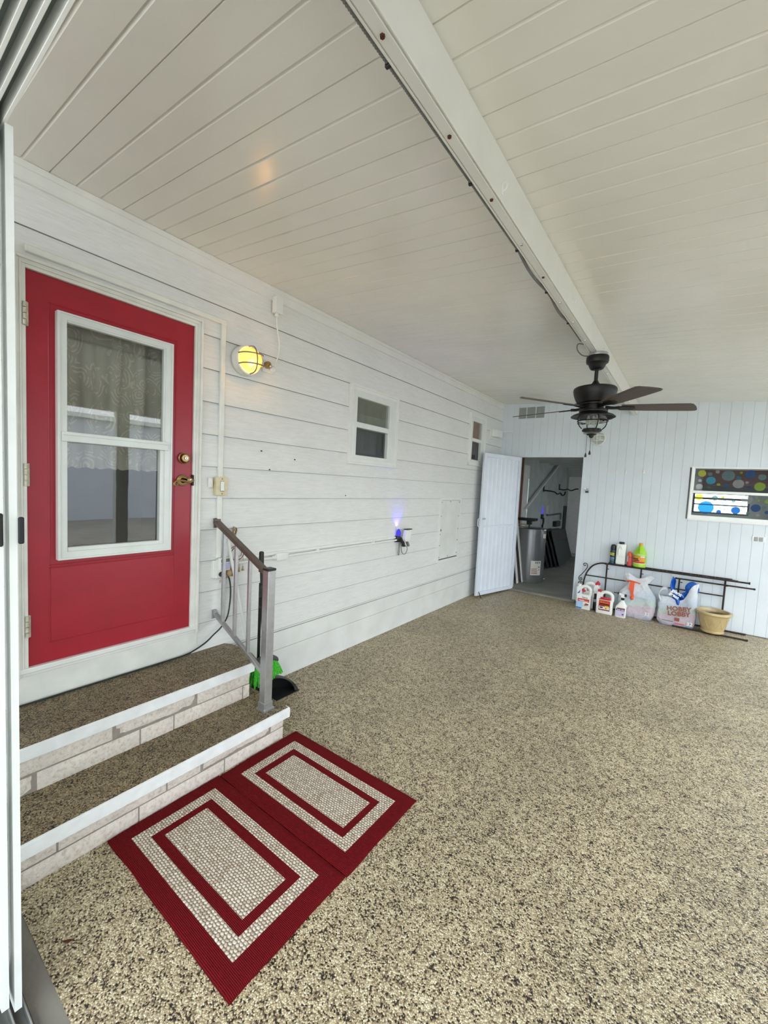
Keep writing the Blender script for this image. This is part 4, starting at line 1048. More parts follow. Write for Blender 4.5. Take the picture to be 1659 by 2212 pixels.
# polka dot window
w3 = room('window_3', (3.3, YB, 1.383), 'white framed window with a polka dot film in the shed wall')
A, C, E_, G = 2.62, 4.0, 1.386, 2.086
b = B()
b.ring('y', (A, C, E_, G), (.016, .016, .022, .012), YB-.016, YB+.03)
obj('window_casing', b, M['trim'], w3)
b = B(); b.ring('y', (A+.012, C-.012, E_+.015, G-.008), (.026, .026, .051, .014), YB-.008, YB+.02); b.box(A+.030, C-.03, YB-.012, YB+.02, 1.742, 1.776, .002)
wf = obj('window_frame', b, M['alu'], w3)
for z0, z1 in ((1.45, 1.745), (1.772, 2.066)): obj('glass_pane', B().box(A+.035, C-.035, YB+.004, YB+.007, z0, z1), M['sticky'], wf, 0)
DOTS = [(2.731, 1.999, .044, 'yl'), (2.813, 1.994, .025, 'gy'), (2.887, 2.024, .022, 'cl'), (2.828, 1.911, .05, 'cy'), (2.715, 1.907, .02, 'wh'), (2.714, 1.828, .037, 'wh'), (2.997, 1.977, .068, 'gy'), (3.119, 2.018, .014, 'gr'), (3.098, 1.951, .025, 'tl'), (3.207, 2.0, .051, 'db'), (3.318, 1.967, .038, 'gy'), (2.909, 1.861, .019, 'gr'), (2.987, 1.853, .025, 'db'), (3.102, 1.878, .057, 'cl'), (2.815, 1.821, .017, 'gy'), (3.182, 1.898, .017, 'cl'), (3.211, 1.836, .016, 'db'), (3.305, 1.852, .054, 'gr'), (2.723, 1.692, .044, 'yl'), (2.886, 1.688, .033, 'gy'), (2.966, 1.703, .016, 'gr'), (2.804, 1.56, .085, 'cy2'), (2.985, 1.639, .031, 'cl'), (3.072, 1.661, .02, 'gy'), (3.199, 1.686, .056, 'cl'), (3.286, 1.714, .015, 'cl'), (3.307, 1.683, .013, 'gr'), (3.386, 1.674, .025, 'gr'), (2.938, 1.515, .026, 'db'), (2.99, 1.553, .016, 'cl'), (3.102, 1.546, .047, 'db'), (3.177, 1.585, .016, 'cl'), (3.288, 1.588, .048, 'db'), (3.359, 1.598, .02, 'gy'), (3.221, 1.519, .021, 'gy'), (3.315, 1.503, .019, 'cl'), (3.392, 1.543, .02, 'db'),
        (3.46, 1.95, .05, 'cy'), (3.56, 1.84, .04, 'yl'), (3.68, 1.97, .06, 'db'), (3.80, 1.86, .045, 'gy'), (3.50, 1.62, .06, 'cy2'), (3.64, 1.55, .04, 'gr'), (3.76, 1.66, .055, 'gy'), (3.88, 1.56, .04, 'db')]
b = B()
for x, z, r, c in DOTS: b.m(M['dot_'+c]).disc((x, YB+.0025, z), r*.97, (0, -1, 0), 28)
o = obj('dot_film', b, None, w3, 0); o['label'] = 'coloured round dots of clear film'

# ------------------------------------------------------------------ inside the shed
wh = thing('water_heater', (.335, 7.72, .015), 'dark grey cylindrical water heater just inside the shed doorway', 'water heater')
o_ = (.335, 7.72, 0); TR = .262
obj('tank', B().lathe([(0, .02), (TR*.97, .02), (TR*.97, .05), (TR, .055), (TR, .96), (TR*.98, .985), (TR*.9, .995), (0, 1.0)], o_, n=48), M['tank'], wh, 40)
obj('base_ring', B().lathe([(TR*.95, .015), (TR*.95, .045), (TR*.9, .045)], o_, n=40), M['black'], wh)
va = math.atan2(-7.72, 2.64-.335)
def patch(a0, a1, z0, z1, r=TR+.0015, mat=None, name='label', par=None):
    return obj(name, B().grid(lambda u, v: (o_[0]+r*math.cos(va+lerp(a0, a1, u)), o_[1]+r*math.sin(va+lerp(a0, a1, u)), lerp(z0, z1, v)), 10, 1), mat, par, 60, fixn=False)
lb = patch(.13, .86, .165, .425, mat=M['paper'], par=wh)
b = B()
for (a0, a1, z0, z1) in ((.42, .50, .375, .41), (.54, .62, .375, .41), (.68, .78, .38, .41), (.66, .78, .30, .325), (.68, .76, .255, .275)):
    b = B(); b.grid(lambda u, v: (o_[0]+(TR+.003)*math.cos(va+lerp(a0, a1, u)), o_[1]+(TR+.003)*math.sin(va+lerp(a0, a1, u)), lerp(z0, z1, v)), 3, 1); obj('print_mark', b, M['greyprint'], lb, 0, fixn=False)

for k in range(6):
    z0 = .19+k*.018; a1 = (.62, .6, .58, .62, .55, .6)[k]
    b = B(); b.grid(lambda u, v: (o_[0]+(TR+.003)*math.cos(va+lerp(.18, a1, u)), o_[1]+(TR+.003)*math.sin(va+lerp(.18, a1, u)), z0+.008*v), 6, 1); obj('print_line', b, M['brownprint'], lb, 0, fixn=False)
b = B()
c = V((o_[0]+(TR+.01)*math.cos(va+.98), o_[1]+(TR+.01)*math.sin(va+.98), .87)); b.box(c.x-.022, c.x+.022, c.y-.02, c.y+.02, .83, .91, .004)
obj('thermostat_cover', b, M['paper'], wh); obj('vent_cover', B().box(c.x-.01, c.x+.025, c.y-.02, c.y+.02, .965, .99, .003), M['paper'], wh)
b = B(); c = V((o_[0]+(TR+.01)*math.cos(va+1.1), o_[1]+(TR+.01)*math.sin(va+1.1), .1)); b.tube([c, c+V((.04, -.03, 0))], .012, 8); b.ball(c+V((.04, -.03, .005)), .016); obj('drain_valve', b, M['silver'], wh)
b = B(); b.cyl((.31, 7.66, .995), (.31, 7.66, 1.06), .014); b.box(.27, .35, 7.62, 7.70, 1.05, 1.115, .006); obj('pipe_fitting', b, M['black'], wh)
b = B(); b.tube([(.02, 7.45, 1.06), (.12, 7.48, 1.055), (.29, 7.64, 1.05)], .008, 8); b.tube([(.02, 7.40, 1.02), (.16, 7.46, 1.01), (.3, 7.52, .99)], .006, 8); obj('copper_pipe', b, M['tan_pl'], wh)
tag(obj('dark_tray', B().box(.04, .42, 7.58, 7.80, 1.118, 1.165, .008), M['blackframe']), 'flat black tray lying on top of the water heater', 'tray')
for i, (xb, yb, lb_) in enumerate(((.350, 7.46, 'white trim board leaning inside the shed doorway, nearest the water heater'), (.312, 7.30, 'white trim board leaning inside the shed doorway, middle of three'), (.275, 7.15, 'white trim board leaning inside the shed doorway, nearest the door'))):
    b = B(); b.bar((xb-.025, yb, .02), (xb-.33+.02*i, yb-.07, 2.05), .075, .018, up=(1, 0, .15), bev=.002)
    tag(obj('trim_board', b, M['white_board']), lb_, 'board', 'white boards leaning in the shed')
# framed screens leaning on the left wall
BL, BR_, TR_, TL = V((.42, 9.70, .02)), V((.29, 11.40, .02)), V((.10, 11.36, .72)), V((.20, 9.65, .79))
labs = ('dark framed window screen leaning in the shed, front of the stack', 'dark framed window screen, second of the stack leaning in the shed', 'dark framed window screen, third of the stack leaning in the shed', 'dark framed window screen, rearmost of the stack leaning in the shed')
for k in range(4):
    off = V((-.045*k, -.15*k, .012*k)); P = [p+off for p in (BL, BR_, TR_, TL)]
    for p in P[:2]: p.z = .018
    sc = thing('window_screen', tuple((P[0]+P[1])/2), labs[k], 'window screen', 'window screens stacked in the shed')
    nrm = (P[1]-P[0]).cross(P[3]-P[0]).normalized()
    if nrm.x < 0: nrm = -nrm
    b = B()
    for a, c in ((0, 1), (1, 2), (2, 3), (3, 0)): b.bar(P[a], P[c], .035, .02, up=tuple(nrm), bev=.002)
    obj('frame', b, M['blackframe'] if k else M['greypl'], sc)
    q = [P[0], P[1], P[1].lerp(P[2], .72), P[0].lerp(P[3], .72)]
    obj('mesh_pane', B().prism([p-nrm*.004 for p in q], nrm*.006), M['mesh'], sc, 0)
    q = [P[0].lerp(P[3], .72), P[1].lerp(P[2], .72), P[2], P[3]]
    obj('dark_pane', B().prism([p-nrm*.004 for p in q], nrm*.006), M['black'], sc, 0)
tag(obj('brace_bar', B().bar((.055, 8.10, 1.285), (.055, 10.50, SZ-.01), .05, .045, bev=.003), M['white_board']), 'diagonal white brace bar across the shed left wall', 'brace')
tag(obj('wall_board', B().box(0, .035, 8.10, 8.36, .9, 2.16, .003), M['white_board']), 'upright white board fixed on the shed left wall', 'board')
tag(obj('shed_pipe', B().tube([(.03, 8.33, .9), (.03, 8.33, 1.9)], .012, 8), M['silver']), 'thin vertical pipe on the shed left wall', 'pipe')
tag(obj('narrow_board', B().box(0, .03, 7.86, 8.0, .02, 2.3, .003), M['wood']), 'dark upright board at the left edge inside the shed', 'board')
for (y, z, s, lb_) in ((9.50, 1.73, 1, 'black bicycle hook on the shed left wall, nearer one'), (10.85, 1.79, 0, 'black bicycle hook on the shed left wall, farther one')):
    h = thing('bicycle_hook', (.01, y, z), lb_, 'hook', 'black hooks in the shed')
    obj('plate', B().box(0, .02, y-.03, y+.03, z-.07, z+.07, .003), M['black'], h)
    if s: pts = [(.02, y, z-.04), (.15, y+.30, z-.06), (.20, y+.42, z-.11), (.24, y+.50, z-.08), (.27, y+.55, z-.13), (.30, y+.62, z-.12), (.31, y+.66, z-.05)]
    else: pts = [(.012, y, z-.05), (.10, y+.10, z-.06), (.16, y+.18, z-.04), (.22, y+.28, z-.07), (.30, y+.36, z-.03), (.36, y+.40, z-.02)]
    obj('hook_arm', B().tube(smoothpts(pts, 5), .014, 8), M['black'], h)
pg = thing('shed_outlet', (.01, 9.9, 1.1), 'small white wall outlet above the pipe inside the shed', 'outlet')
obj('plate', B().box(0, .02, 9.85, 9.99, 1.17, 1.36, .004), M['paper'], pg)
obj('pipe_run', B().tube([(.03, 9.85, 1.13), (.03, 10.0, 1.12), (.03, 11.0, 1.13), (.03, 11.1, 1.13), (.03, 11.12, .98)], .02, 8), M['greyprint'], pg)
nl = thing('blue_night_light', (.02, 9.48, 1.1), 'plug-in light glowing blue inside the shed', 'light')
obj('plug', B().box(.0, .05, 9.44, 9.52, 1.06, 1.16, .008, 2), M['black'], nl); obj('lens', B().lathe([(.016, 0), (.013, .10), (.004, .17), (0, .175)], (.03, 9.48, 1.17), n=12), M['blueled'], nl)
tag(obj('cable_bundle', B().tube(smoothpts([(.05, 9.5, 1.08), (.06, 9.48, .98), (.05, 9.45, .9), (.1, 9.3, .86)], 6), .02, 8), M['black']), 'black cord hanging from the blue light in the shed', 'cord')
tag(obj('dark_box', B().box(.0, .09, 10.50, 10.90, .83, .96, .006), M['blackframe']), 'small dark box above the leaning window screens', 'box')
tag(obj('storage_panel', B().box(.0, .05, 11.42, 11.58, .015, 1.32, .004), M['mesh']), 'tall grey panel in the far shed corner', 'panel')
b = B(); b.box(.06, .70, SY1-.04, SY1, .1, 2.08, .003); b.box(.10, .66, SY1-.05, SY1-.03, 1.15, 1.16); struct('door_4', b, M['white_board'], 'pale door in the shed back wall')
# seen through the polka dot window
tag(obj('wood_shelf', B().box(2.84, 4.2, SY1-.12, SY1-.001, 1.98, 2.34, .004), M['wood']), 'dark brown boards behind the top of the polka dot window', 'boards')
tag(obj('grey_shelf', B().box(2.84, 4.2, SY1-.10, SY1-.001, 1.83, 1.97, .004), M['mesh']), 'grey board strip behind the polka dot window', 'board')
tag(obj('white_sheet', B().box(2.64, 2.82, SY1-.012, SY1-.001, 1.825, 2.17, .003), M['white_board']), 'white sheet at the left behind the polka dot window', 'panel')
w4 = room('window_4', (3.16, SY1, SWZ0), 'far louvred window seen through the polka dot window')
b = B(); b.ring('y', (SWX0-.02, SWX1+.02, SWZ0-.02, SWZ1+.02), (.03, .03, .03, .03), SY1-.02, SY1+.05); b.box(SWX0+.01, SWX1-.01, SY1-.02, SY1+.03, 1.545, 1.572); b.box(SWX0+.01, SWX1-.01, SY1-.02, SY1+.03, 1.67, 1.715)
obj('window_frame', b, M['mesh'], w4)
obj('glass_pane', B().box(SWX0, SWX1, SY1+.03, SY1+.034, SWZ0, SWZ1), M['sticky'], w4, 0)

# ------------------------------------------------------------------ ceiling fan
FX, FY = 1.945, 3.75
fn = thing('ceiling_fan', (FX, FY, 2.12), 'black five blade ceiling fan with a caged lantern hanging from the beam', 'ceiling fan')
F0 = (FX, FY, 0)
obj('mount_plate', B().lathe([(0, 2.792), (.072, 2.792), (.074, 2.775), (.072, 2.765), (0, 2.765)], F0, n=32), M['steel'], fn)
obj('canopy', B().lathe([(.02, 2.768), (.080, 2.768), (.084, 2.758), (.084, 2.728), (.080, 2.715), (.066, 2.705), (.058, 2.685), (.048, 2.668), (.040, 2.664), (.0, 2.664)], F0, n=40), M['fanblack'], fn)
obj('downrod', B().cyl((FX, FY, 2.55), (FX, FY, 2.67), .0145, n=16), M['fanblack'], fn)
obj('motor_housing', B().lathe([(.017, 2.575), (.024, 2.562), (.036, 2.545), (.058, 2.530), (.068, 2.524), (.150, 2.518), (.160, 2.508), (.162, 2.492), (.157, 2.465), (.142, 2.425), (.128, 2.398), (.120, 2.394), (.100, 2.392), (.098, 2.382), (0, 2.382)], F0, n=56), M['fanblack'], fn, 30)
obj('blade_hub', B().lathe([(0, 2.386), (.072, 2.386), (.075, 2.345), (.104, 2.343), (.107, 2.332), (.104, 2.322), (0, 2.322)], F0, n=40), M['fanblack'], fn, 30)
HZ = 2.362
for k in range(5):
    a = .34+2*PI*k/5; d = V((math.cos(a), math.sin(a), 0)); s = V((-d.y, d.x, 0)); pit = math.radians(11)
    sv = s*math.cos(pit)-V((0, 0, 1))*math.sin(pit); up = d.cross(sv)
    c0 = V((FX, FY, HZ))
    # iron bracket
    b = B(); b.tube([c0+d*.085, c0+d*.15-V((0, 0, .004)), c0+d*.19], [.014, .012, .012], 8)
    b.prism([c0+d*.165-sv*.018-up*.008, c0+d*.21-sv*.036-up*.008, c0+d*.285-sv*.030-up*.008, c0+d*.30-up*.008, c0+d*.285+sv*.030-up*.008, c0+d*.21+sv*.036-up*.008, c0+d*.165+sv*.018-up*.008], up*.007)
    bi = obj('blade_iron', b, M['fanblack'], fn, 40)
    out = []
    for (r, w) in ((.195, .052), (.30, .060), (.45, .066), (.58, .070), (.650, .071)): out.append((r, w))
    pts = [(r, -w) for r, w in out]+[(.674, -.060), (.704, -.020), (.727, .026), (.735, .050), (.730, .065), (.705, .071)]+[(r, w) for r, w in out[::-1]]
    # blade drawn in its own frame so the grain runs along it
    b = B().prism([(x, y, -.003) for x, y in pts], (0, 0, .006))
    bmesh.ops.recalc_face_normals(b.bm, faces=b.bm.faces)
    me = bpy.data.meshes.new('blade'); b.bm.to_mesh(me); b.bm.free(); me.materials.append(M['blade'])
    bo = bpy.data.objects.new('blade', me); COL.objects.link(bo); bo.parent = bi
    R = Matrix((d, sv, up)).transposed().to_4x4(); R.translation = c0-ORG[fn.name]; bo.matrix_local = R
obj('lantern_hat', B().lathe([(.088, 2.330), (.092, 2.322), (.120, 2.312), (.150, 2.300), (.166, 2.287), (.165, 2.283), (.148, 2.292), (.110, 2.305), (.07, 2.310), (0, 2.312)], F0, n=56), M['fanblack'], fn, 30)
prof = []
for i in range(61):
    t = i/60; z = lerp(2.306, 2.186, t); r = .086+.020*math.sin(PI*min(1, t*1.02))**.8-.026*t**2.2
    prof.append((r+.0018*math.sin(t*2*PI*11), z))
obj('ribbed_globe', B().lathe(prof, F0, n=48), M['clearglass'], fn, 60)
for dx, dy in ((-.032, .0), (.034, -.01), (0, .035)):
    obj('light_bulb', B().lathe([(.008, 2.300), (.010, 2.285), (.018, 2.262), (.020, 2.245), (.014, 2.228), (0, 2.222)], (FX+dx, FY+dy, 0), n=16), M['bulboff'], fn)
b = B(); b.tube([(FX+.112*math.cos(2*PI*i/40), FY+.112*math.sin(2*PI*i/40), 2.250) for i in range(40)], .0045, 8, True)
for k in range(4):
    a = .55+PI/2*k; d = V((math.cos(a), math.sin(a), 0)); c = V((FX, FY, 0))
    b.tube(smoothpts([c+d*.098+V((0, 0, 2.302)), c+d*.112+V((0, 0, 2.28)), c+d*.114+V((0, 0, 2.25)), c+d*.104+V((0, 0, 2.215)), c+d*.080+V((0, 0, 2.188))], 5), .0045, 8)
for a in (-.62, -.62+PI):
    d = V((math.cos(a), math.sin(a), 0)); s = V((-d.y, d.x, 0)); c = V((FX, FY, 2.246))
    b.tube(smoothpts([c+d*.112+s*.03, c+d*.135+s*.024, c+d*.150, c+d*.135-s*.024, c+d*.112-s*.03], 5), .004, 8)
    b.ball(c+d*.112, .009)
obj('lantern_cage', b, M['fanblack'], fn)
b = B(); b.lathe([(.0, 2.190), (.066, 2.190), (.068, 2.186), (.068, 2.168), (.060, 2.164), (0, 2.164)], F0, n=36)
for i in range(12):
    a = 2*PI*i/12; b.box(FX+.069*math.cos(a)-.004, FX+.069*math.cos(a)+.004, FY+.069*math.sin(a)-.004, FY+.069*math.sin(a)+.004, 2.170, 2.184)
obj('lantern_base', b, M['fanblack'], fn, 30)
obj('glass_ring', B().lathe([(0, 2.164), (.062, 2.164), (.063, 2.152), (.045, 2.147), (0, 2.147)], F0, n=36), M['clearglass'], fn, 30)
obj('finial', B().lathe([(.040, 2.150), (.036, 2.142), (.02, 2.136), (.017, 2.124), (.008, 2.117), (0, 2.116)], F0, n=24), M['fanblack'], fn, 30)
for dx, dy, zb in ((-.028, -.02, 1.962), (-.006, .02, 1.985)):
    x, y = FX+dx, FY+dy
    b = B(); b.tube([(x, y, 2.15), (x, y, zb+.03)], .0016, 6); b.lathe([(.0015, .034), (.004, .028), (.0085, .010), (.009, .004), (.006, -.003), (0, -.004)], (x, y, zb), n=14)
    obj('pull_chain', b, M['black'], fn)

# ------------------------------------------------------------------ wrought iron stand along the shed wall
ir = thing('metal_stand', (2.4, 6.71, 0), 'long low bronze iron stand with scrolled arch end along the shed wall', 'stand')
FYR, RYR, SFY, ZS = 6.775, 6.792, 6.66, .675
b = B(); b.tube([(1.742, SFY, ZS), (3.285, SFY, ZS)], .0105, 8); b.lathe([(.0105, 0), (.016, .004), (.016, .014), (0, .016)], (3.285, SFY, ZS), (1, 0, 0), 10); b.lathe([(.0105, 0), (.016, .004), (.016, .014), (0, .016)], (1.742, SFY, ZS), (-1, 0, 0), 10)
obj('front_rail', b, M['iron'], ir)
obj('back_rail', B().tube([(1.75, RYR, ZS), (3.14, RYR, ZS)], .009, 8), M['iron'], ir)
for k in range(16): x = 1.78+.085*k; obj('shelf_rod', B().tube([(x, SFY, ZS+.002), (x, RYR, ZS+.002)], .004, 6), M['iron'], ir)
def scroll(c, r, turns, a0, sgn, pl, n=22):
    out = []
    for i in range(n+1):
        t = i/n; a = a0+sgn*turns*2*PI*t; rr = r*(1-.8*t)
        out.append(pl(c[0]+rr*math.cos(a), c[1]+rr*math.sin(a)))
    return out
flat = lambda x, y: V((x, y, ZS))
for x0 in (2.42, 2.74, 3.02):
    b = B(); sp = scroll((x0, 6.72), .048, 1.3, PI, 1, flat)[::-1]
    b.tube(sp+smoothpts([flat(x0-.05, 6.70), flat(x0+.06, 6.685), flat(x0+.17, 6.74)], 6)[1:]+scroll((x0+.13, 6.735), .040, 1.2, 0, -1, flat)[1:], .0055, 6)
    obj('flat_scroll', b, M['iron'], ir)
xz = lambda x, z: V((x, FYR, z))
b = B(); b.tube(smoothpts([xz(*p) for p in [(1.7325, 0.6597), (1.65, 0.6556), (1.5623, 0.6133), (1.5005, 0.5359), (1.4623, 0.4431), (1.4417, 0.3194), (1.4386, 0.19), (1.4386, 0.012)]], 6), .0105, 8); obj('arch', b, M['iron'], ir)
b = B(); b.tube(scroll((1.4458, 0.5999), .033, 1.1, -.2, 1, xz)[::-1]+smoothpts([xz(*p) for p in [(1.4788, 0.5927), (1.4726, 0.5514), (1.418, 0.4638), (1.3798, 0.4122), (1.3736, 0.3864)]], 5)[1:]+scroll((1.4004, 0.3812), .028, 1.2, PI, 1, xz)[1:], .0055, 7); obj('end_scroll', b, M['iron'], ir)
b = B(); b.tube([xz(*p) for p in [(1.4417, 0.3318), (1.4025, 0.3379)]]+scroll((1.3984, 0.3111), .029, 1.1, PI*.5, 1, xz), .0055, 7); obj('end_scroll', b, M['iron'], ir)
obj('mid_rail', B().tube([(1.4644, FYR, 0.4503), (3.0834, FYR, 0.4503)], .008, 8), M['iron'], ir)
for x in (1.7377, 2.1636, 3.0752):
    b = B(); b.tube([(x, FYR, .010), (x, FYR, .668)], .010, 8); b.tube([(x, FYR, .585), (x+.028, FYR, .585)], .006, 6); obj('upright', b, M['iron'], ir)
b = B(); b.tube([(2.572, 6.735, .6), (3.345, 6.735, .6)], .0095, 8); b.ball((3.35, 6.735, .6), .013); b.ball((2.567, 6.735, .6), .013); obj('lower_rail', b, M['iron'], ir)
b = B(); b.tube([(2.604, 6.735, .012), (2.604, 6.735, .6)], .0095, 8); b.tube([(2.604, 6.735, .555), (2.64, 6.735, .555)], .006, 6); obj('upright', b, M['iron'], ir)
b = B(); b.tube([(2.575, 6.515, .012), (3.31, 6.515, .012)], .0105, 8); b.ball((3.312, 6.515, .012), .012); obj('floor_rail', b, M['iron'], ir)
b = B(); b.tube([(1.46, 6.79, .012), (3.31, 6.79, .012)], .0105, 8); b.ball((3.315, 6.79, .012), .012); obj('floor_rail', b, M['iron'], ir)

# ------------------------------------------------------------------ things on the stand 
ST = .686
rx, ry = (1, 0, 0), (0, 0, 1)
cn = thing('spray_can', (1.8067, 6.725, ST), 'dark teal insect spray can with a black cap, leftmost on the iron stand', 'spray can', 'bottles on the iron stand')
c = (1.8067, 6.725, ST)
obj('body', B().lathe([(0, 0), (.034, 0), (.037, .004), (.037, .185), (.034, .195), (.03, .197), (0, .197)], c, n=32), M['teal'], cn)
obj('cap', B().lathe([(.0355, .192), (.0365, .198), (.036, .235), (.030, .262), (.018, .272), (0, .274)], c, n=32), M['black'], cn)
def wrap(c, r, a0, a1, z0, z1, mat, name, par, n=10): return obj(name, B().grid(lambda u, v: (c[0]+r*math.cos(lerp(a0, a1, u)), c[1]+r*math.sin(lerp(a0, a1, u)), c[2]+lerp(z0, z1, v)), n, 1), mat, par, 60, fixn=False)
wrap(c, .0374, -PI*.95, -PI*.12, .105, .172, M['blackprint'], 'black_label', cn); wrap(c, .0377, -PI*.82, -PI*.30, .118, .155, M['yellow'], 'yellow_emblem', cn); wrap(c, .0377, -PI*.82, -PI*.3, .075, .083, M['labelblue'], 'pale_stripe', cn); wrap(c, .0377, -PI*.85, -PI*.3, .045, .062, M['greyprint'], 'grey_print', cn)
text('lettering', 'Raid', .026, M['blackprint'], (c[0]+.003, c[1]-.0385, ST+.137), rx, ry, cn, .0004, .0006)
def jugbody(x0, x1, y0, y1, z0, z1, bev):
    return B().box(x0, x1, y0, y1, z0, z1, bev, 3)
wj = thing('white_jug', (1.9048, 6.725, ST), 'plain white square jug with a black cap on the iron stand', 'jug', 'bottles on the iron stand')
c = V((1.9048, 6.725, ST))
b = B().box(c.x-.058, c.x+.058, c.y-.042, c.y+.042, ST, ST+.292, .014, 3)
b.tube(smoothpts([c+V((-.024, -.040, .14)), c+V((-.024, -.047, .17)), c+V((-.020, -.047, .22)), c+V((0, -.047, .255)), c+V((.018, -.047, .22))], 5), .010, 8); b.box(c.x-.05, c.x+.05, c.y-.046, c.y-.04, ST+.02, ST+.115, .004)
obj('body', b, M['whitepl'], wj)
obj('cap', B().lathe([(.033, .290), (.034, .294), (.034, .316), (.031, .320), (0, .320)], c, n=28), M['black'], wj)
oc = thing('orange_can', (2.0191, 6.725, ST), 'short salmon red spray can with an orange slanted cap on the iron stand', 'spray can', 'bottles on the iron stand')
c = (2.0191, 6.725, ST)
obj('body', B().lathe([(0, 0), (.029, 0), (.031, .004), (.031, .135), (.029, .14), (0, .14)], c, n=28), M['salmon'], oc)
b = B().lathe([(.0315, .138), (.032, .142), (.032, .165), (.026, .19), (.012, .2), (0, .2)], c, n=28)
for v in b.bm.verts:
    if v.co.z > ST+.16: v.co.z -= max(0, (v.co.x-2.0191+.01))*.7
obj('cap', b, M['orange'], oc)
wrap(c, .0313, -PI*1.0, -PI*.70, .055, .135, M['paper'], 'pale_label', oc); wrap(c, .0314, -PI*.62, -PI*.15, .118, .124, M['maroon'], 'dark_line', oc); wrap(c, .0314, -PI*.98, -PI*.72, .02, .05, M['redpl'], 'red_patch', oc)
gj = thing('green_jug', (2.1374, 6.725, ST), 'lime green gallon jug with a yellow cap and orange label on the iron stand', 'jug', 'bottles on the iron stand')
c = (2.1374, 6.725, ST)
obj('body', B().lathe([(0, 0), (.070, 0), (.078, .008), (.079, .05), (.0775, .055), (.0775, .165), (.079, .172), (.079, .190), (.074, .205), (.055, .245), (.035, .285), (.022, .302), (.018, .308), (0, .308)], c, n=44), M['lime'], gj)
b = B(); b.tube(smoothpts([V(c)+V((.004, -.070, .195)), V(c)+V((.002, -.072, .22)), V(c)+V((.0, -.058, .26)), V(c)+V((0, -.03, .295))], 5), [.012]*16, 10); obj('handle', b, M['lime'], gj)
obj('cap', B().lathe([(.023, .304), (.025, .308), (.025, .328), (.022, .332), (0, .332)], c, n=24), M['orangecap'], gj)
wrap(c, .0785, -PI*1.0, -PI*.20, .058, .158, M['labelor'], 'orange_label', gj, 20); wrap(c, .0790, -PI*.95, -PI*.22, .062, .082, M['labelred'], 'red_stripe', gj, 20); wrap(c, .0790, -PI*.45, -PI*.22, .140, .158, M['paper'], 'white_patch', gj); wrap(c, .0793, -PI*.97, -PI*.55, .108, .122, M['blackprint'], 'dark_print', gj); wrap(c, .0793, -PI*.80, -PI*.50, .088, .101, M['blackprint'], 'dark_print', gj)
for z in (.052, .170): obj('white_band', B().lathe([(.0792, z), (.0798, z+.002), (.0792, z+.006)], c, n=44), M['paper'], gj)

# ------------------------------------------------------------------ jugs and bottles on the floor
def handle_jug(x, y, w, d, h, rz, label, neck_side, cap_mat, mirror=False):
    """flat pesticide jug: body, grip hole, cap"""
    t = thing('pesticide_jug', (x, y, 0), label, 'jug', 'white pesticide jugs by the shed wall')
    b = B(); s = -1 if mirror else 1
    X = lambda u: x+u*w*s
    # outline with a loop handle; the hole is cut by building around it
    lo = .64*h
    b.box(x-w/2, x+w/2, y-d/2, y+d/2, 0, lo, .016, 3)
    pts = [(X(-.5), lo-.012), (X(-.5), .90*h), (X(-.40), .97*h), (X(-.22), .93*h), (X(-.16), .86*h), (X(-.16), lo-.012)]
    b.prism([(px, y-d*.42, pz) for px, pz in pts], (0, d*.84, 0))
    b.tube(smoothpts([(X(-.25), y, .88*h), (X(-.05), y, .965*h), (X(.22), y, .955*h), (X(.40), y, .86*h), (X(.43), y, .72*h), (X(.42), y, lo-.01)], 6), d*.24, 12)
    bm = b.bm
    obj('body', b, M['whitepl'], t, 40)
    obj('cap', B().lathe([(w*.12, .0), (w*.125, .004), (w*.125, .028), (w*.11, .032), (0, .032)], (X(-.36), y, .95*h), n=22), cap_mat, t)
    return t
j1b = handle_jug(1.585, 6.645, .205, .10, .375, 0, 'white jug with a red nozzle cap standing behind the blue labelled jug', 1, M['redpl'], True)
b = B(); b.box(1.63, 1.685, 6.61, 6.68, .352, .385, .008, 2); b.lathe([(.02, 0), (.016, .02), (.008, .026), (0, .027)], (1.66, 6.645, .384), n=14); obj('nozzle', b, M['redpl'], j1b)
j1 = handle_jug(1.515, 6.50, .190, .095, .345, 0, 'white jug with a red and light blue label, leftmost on the floor', 1, M['whitepl'])
F = 6.50-.0485
def sticker(par, x0, x1, z0, z1, mat, y=F, name='label', th=.0008): return obj(name, B().box(x0, x1, y-th, y, z0, z1), mat, par, 0)
sticker(j1, 1.43, 1.515, .030, .115, M['labelblue']); sticker(j1, 1.428, 1.50, .014, .032, M['deepblue']); sticker(j1, 1.445, 1.595, .118, .160, M['labelred'], name='red_label'); sticker(j1, 1.455, 1.53, .135, .143, M['paper'], F-.0008, 'print_line'); sticker(j1, 1.47, 1.58, .124, .131, M['paper'], F-.0008, 'print_line')
o = obj('round_picture', B().lathe([(0, 0), (.040, 0), (.040, .001), (0, .001)], (1.555, F, .068), (0, -1, 0), 24, sx=1.05, sy=.9), M['paper'], j1); obj('insect_picture', B().prism([(1.53, F-.0012, .062), (1.55, F-.0012, .10), (1.59, F-.0012, .095), (1.585, F-.0012, .075)], (0, -.0005, 0)), M['brownprint'], j1, 0)
obj('blue_emblem', B().prism([(1.432, F-.0004, .225), (1.47, F-.0004, .285), (1.462, F-.0004, .235)], (0, -.0006, 0)), M['deepblue'], j1, 0)
obj('red_trigger', B().lathe([(.0, -.03), (.014, -.024), (.017, 0), (.012, .024), (0, .03)], (1.508, 6.49, .272), (1, 0, -.35), 12), M['redpl'], j1)
text('lettering', 'Terro', .030, M['blackprint'], (1.535, F-.0006, .178), rx, ry, j1, .0003, .0008)
bb = thing('black_bottle', (1.658, 6.565, 0), 'slim black bottle between the two labelled jugs on the floor', 'bottle')
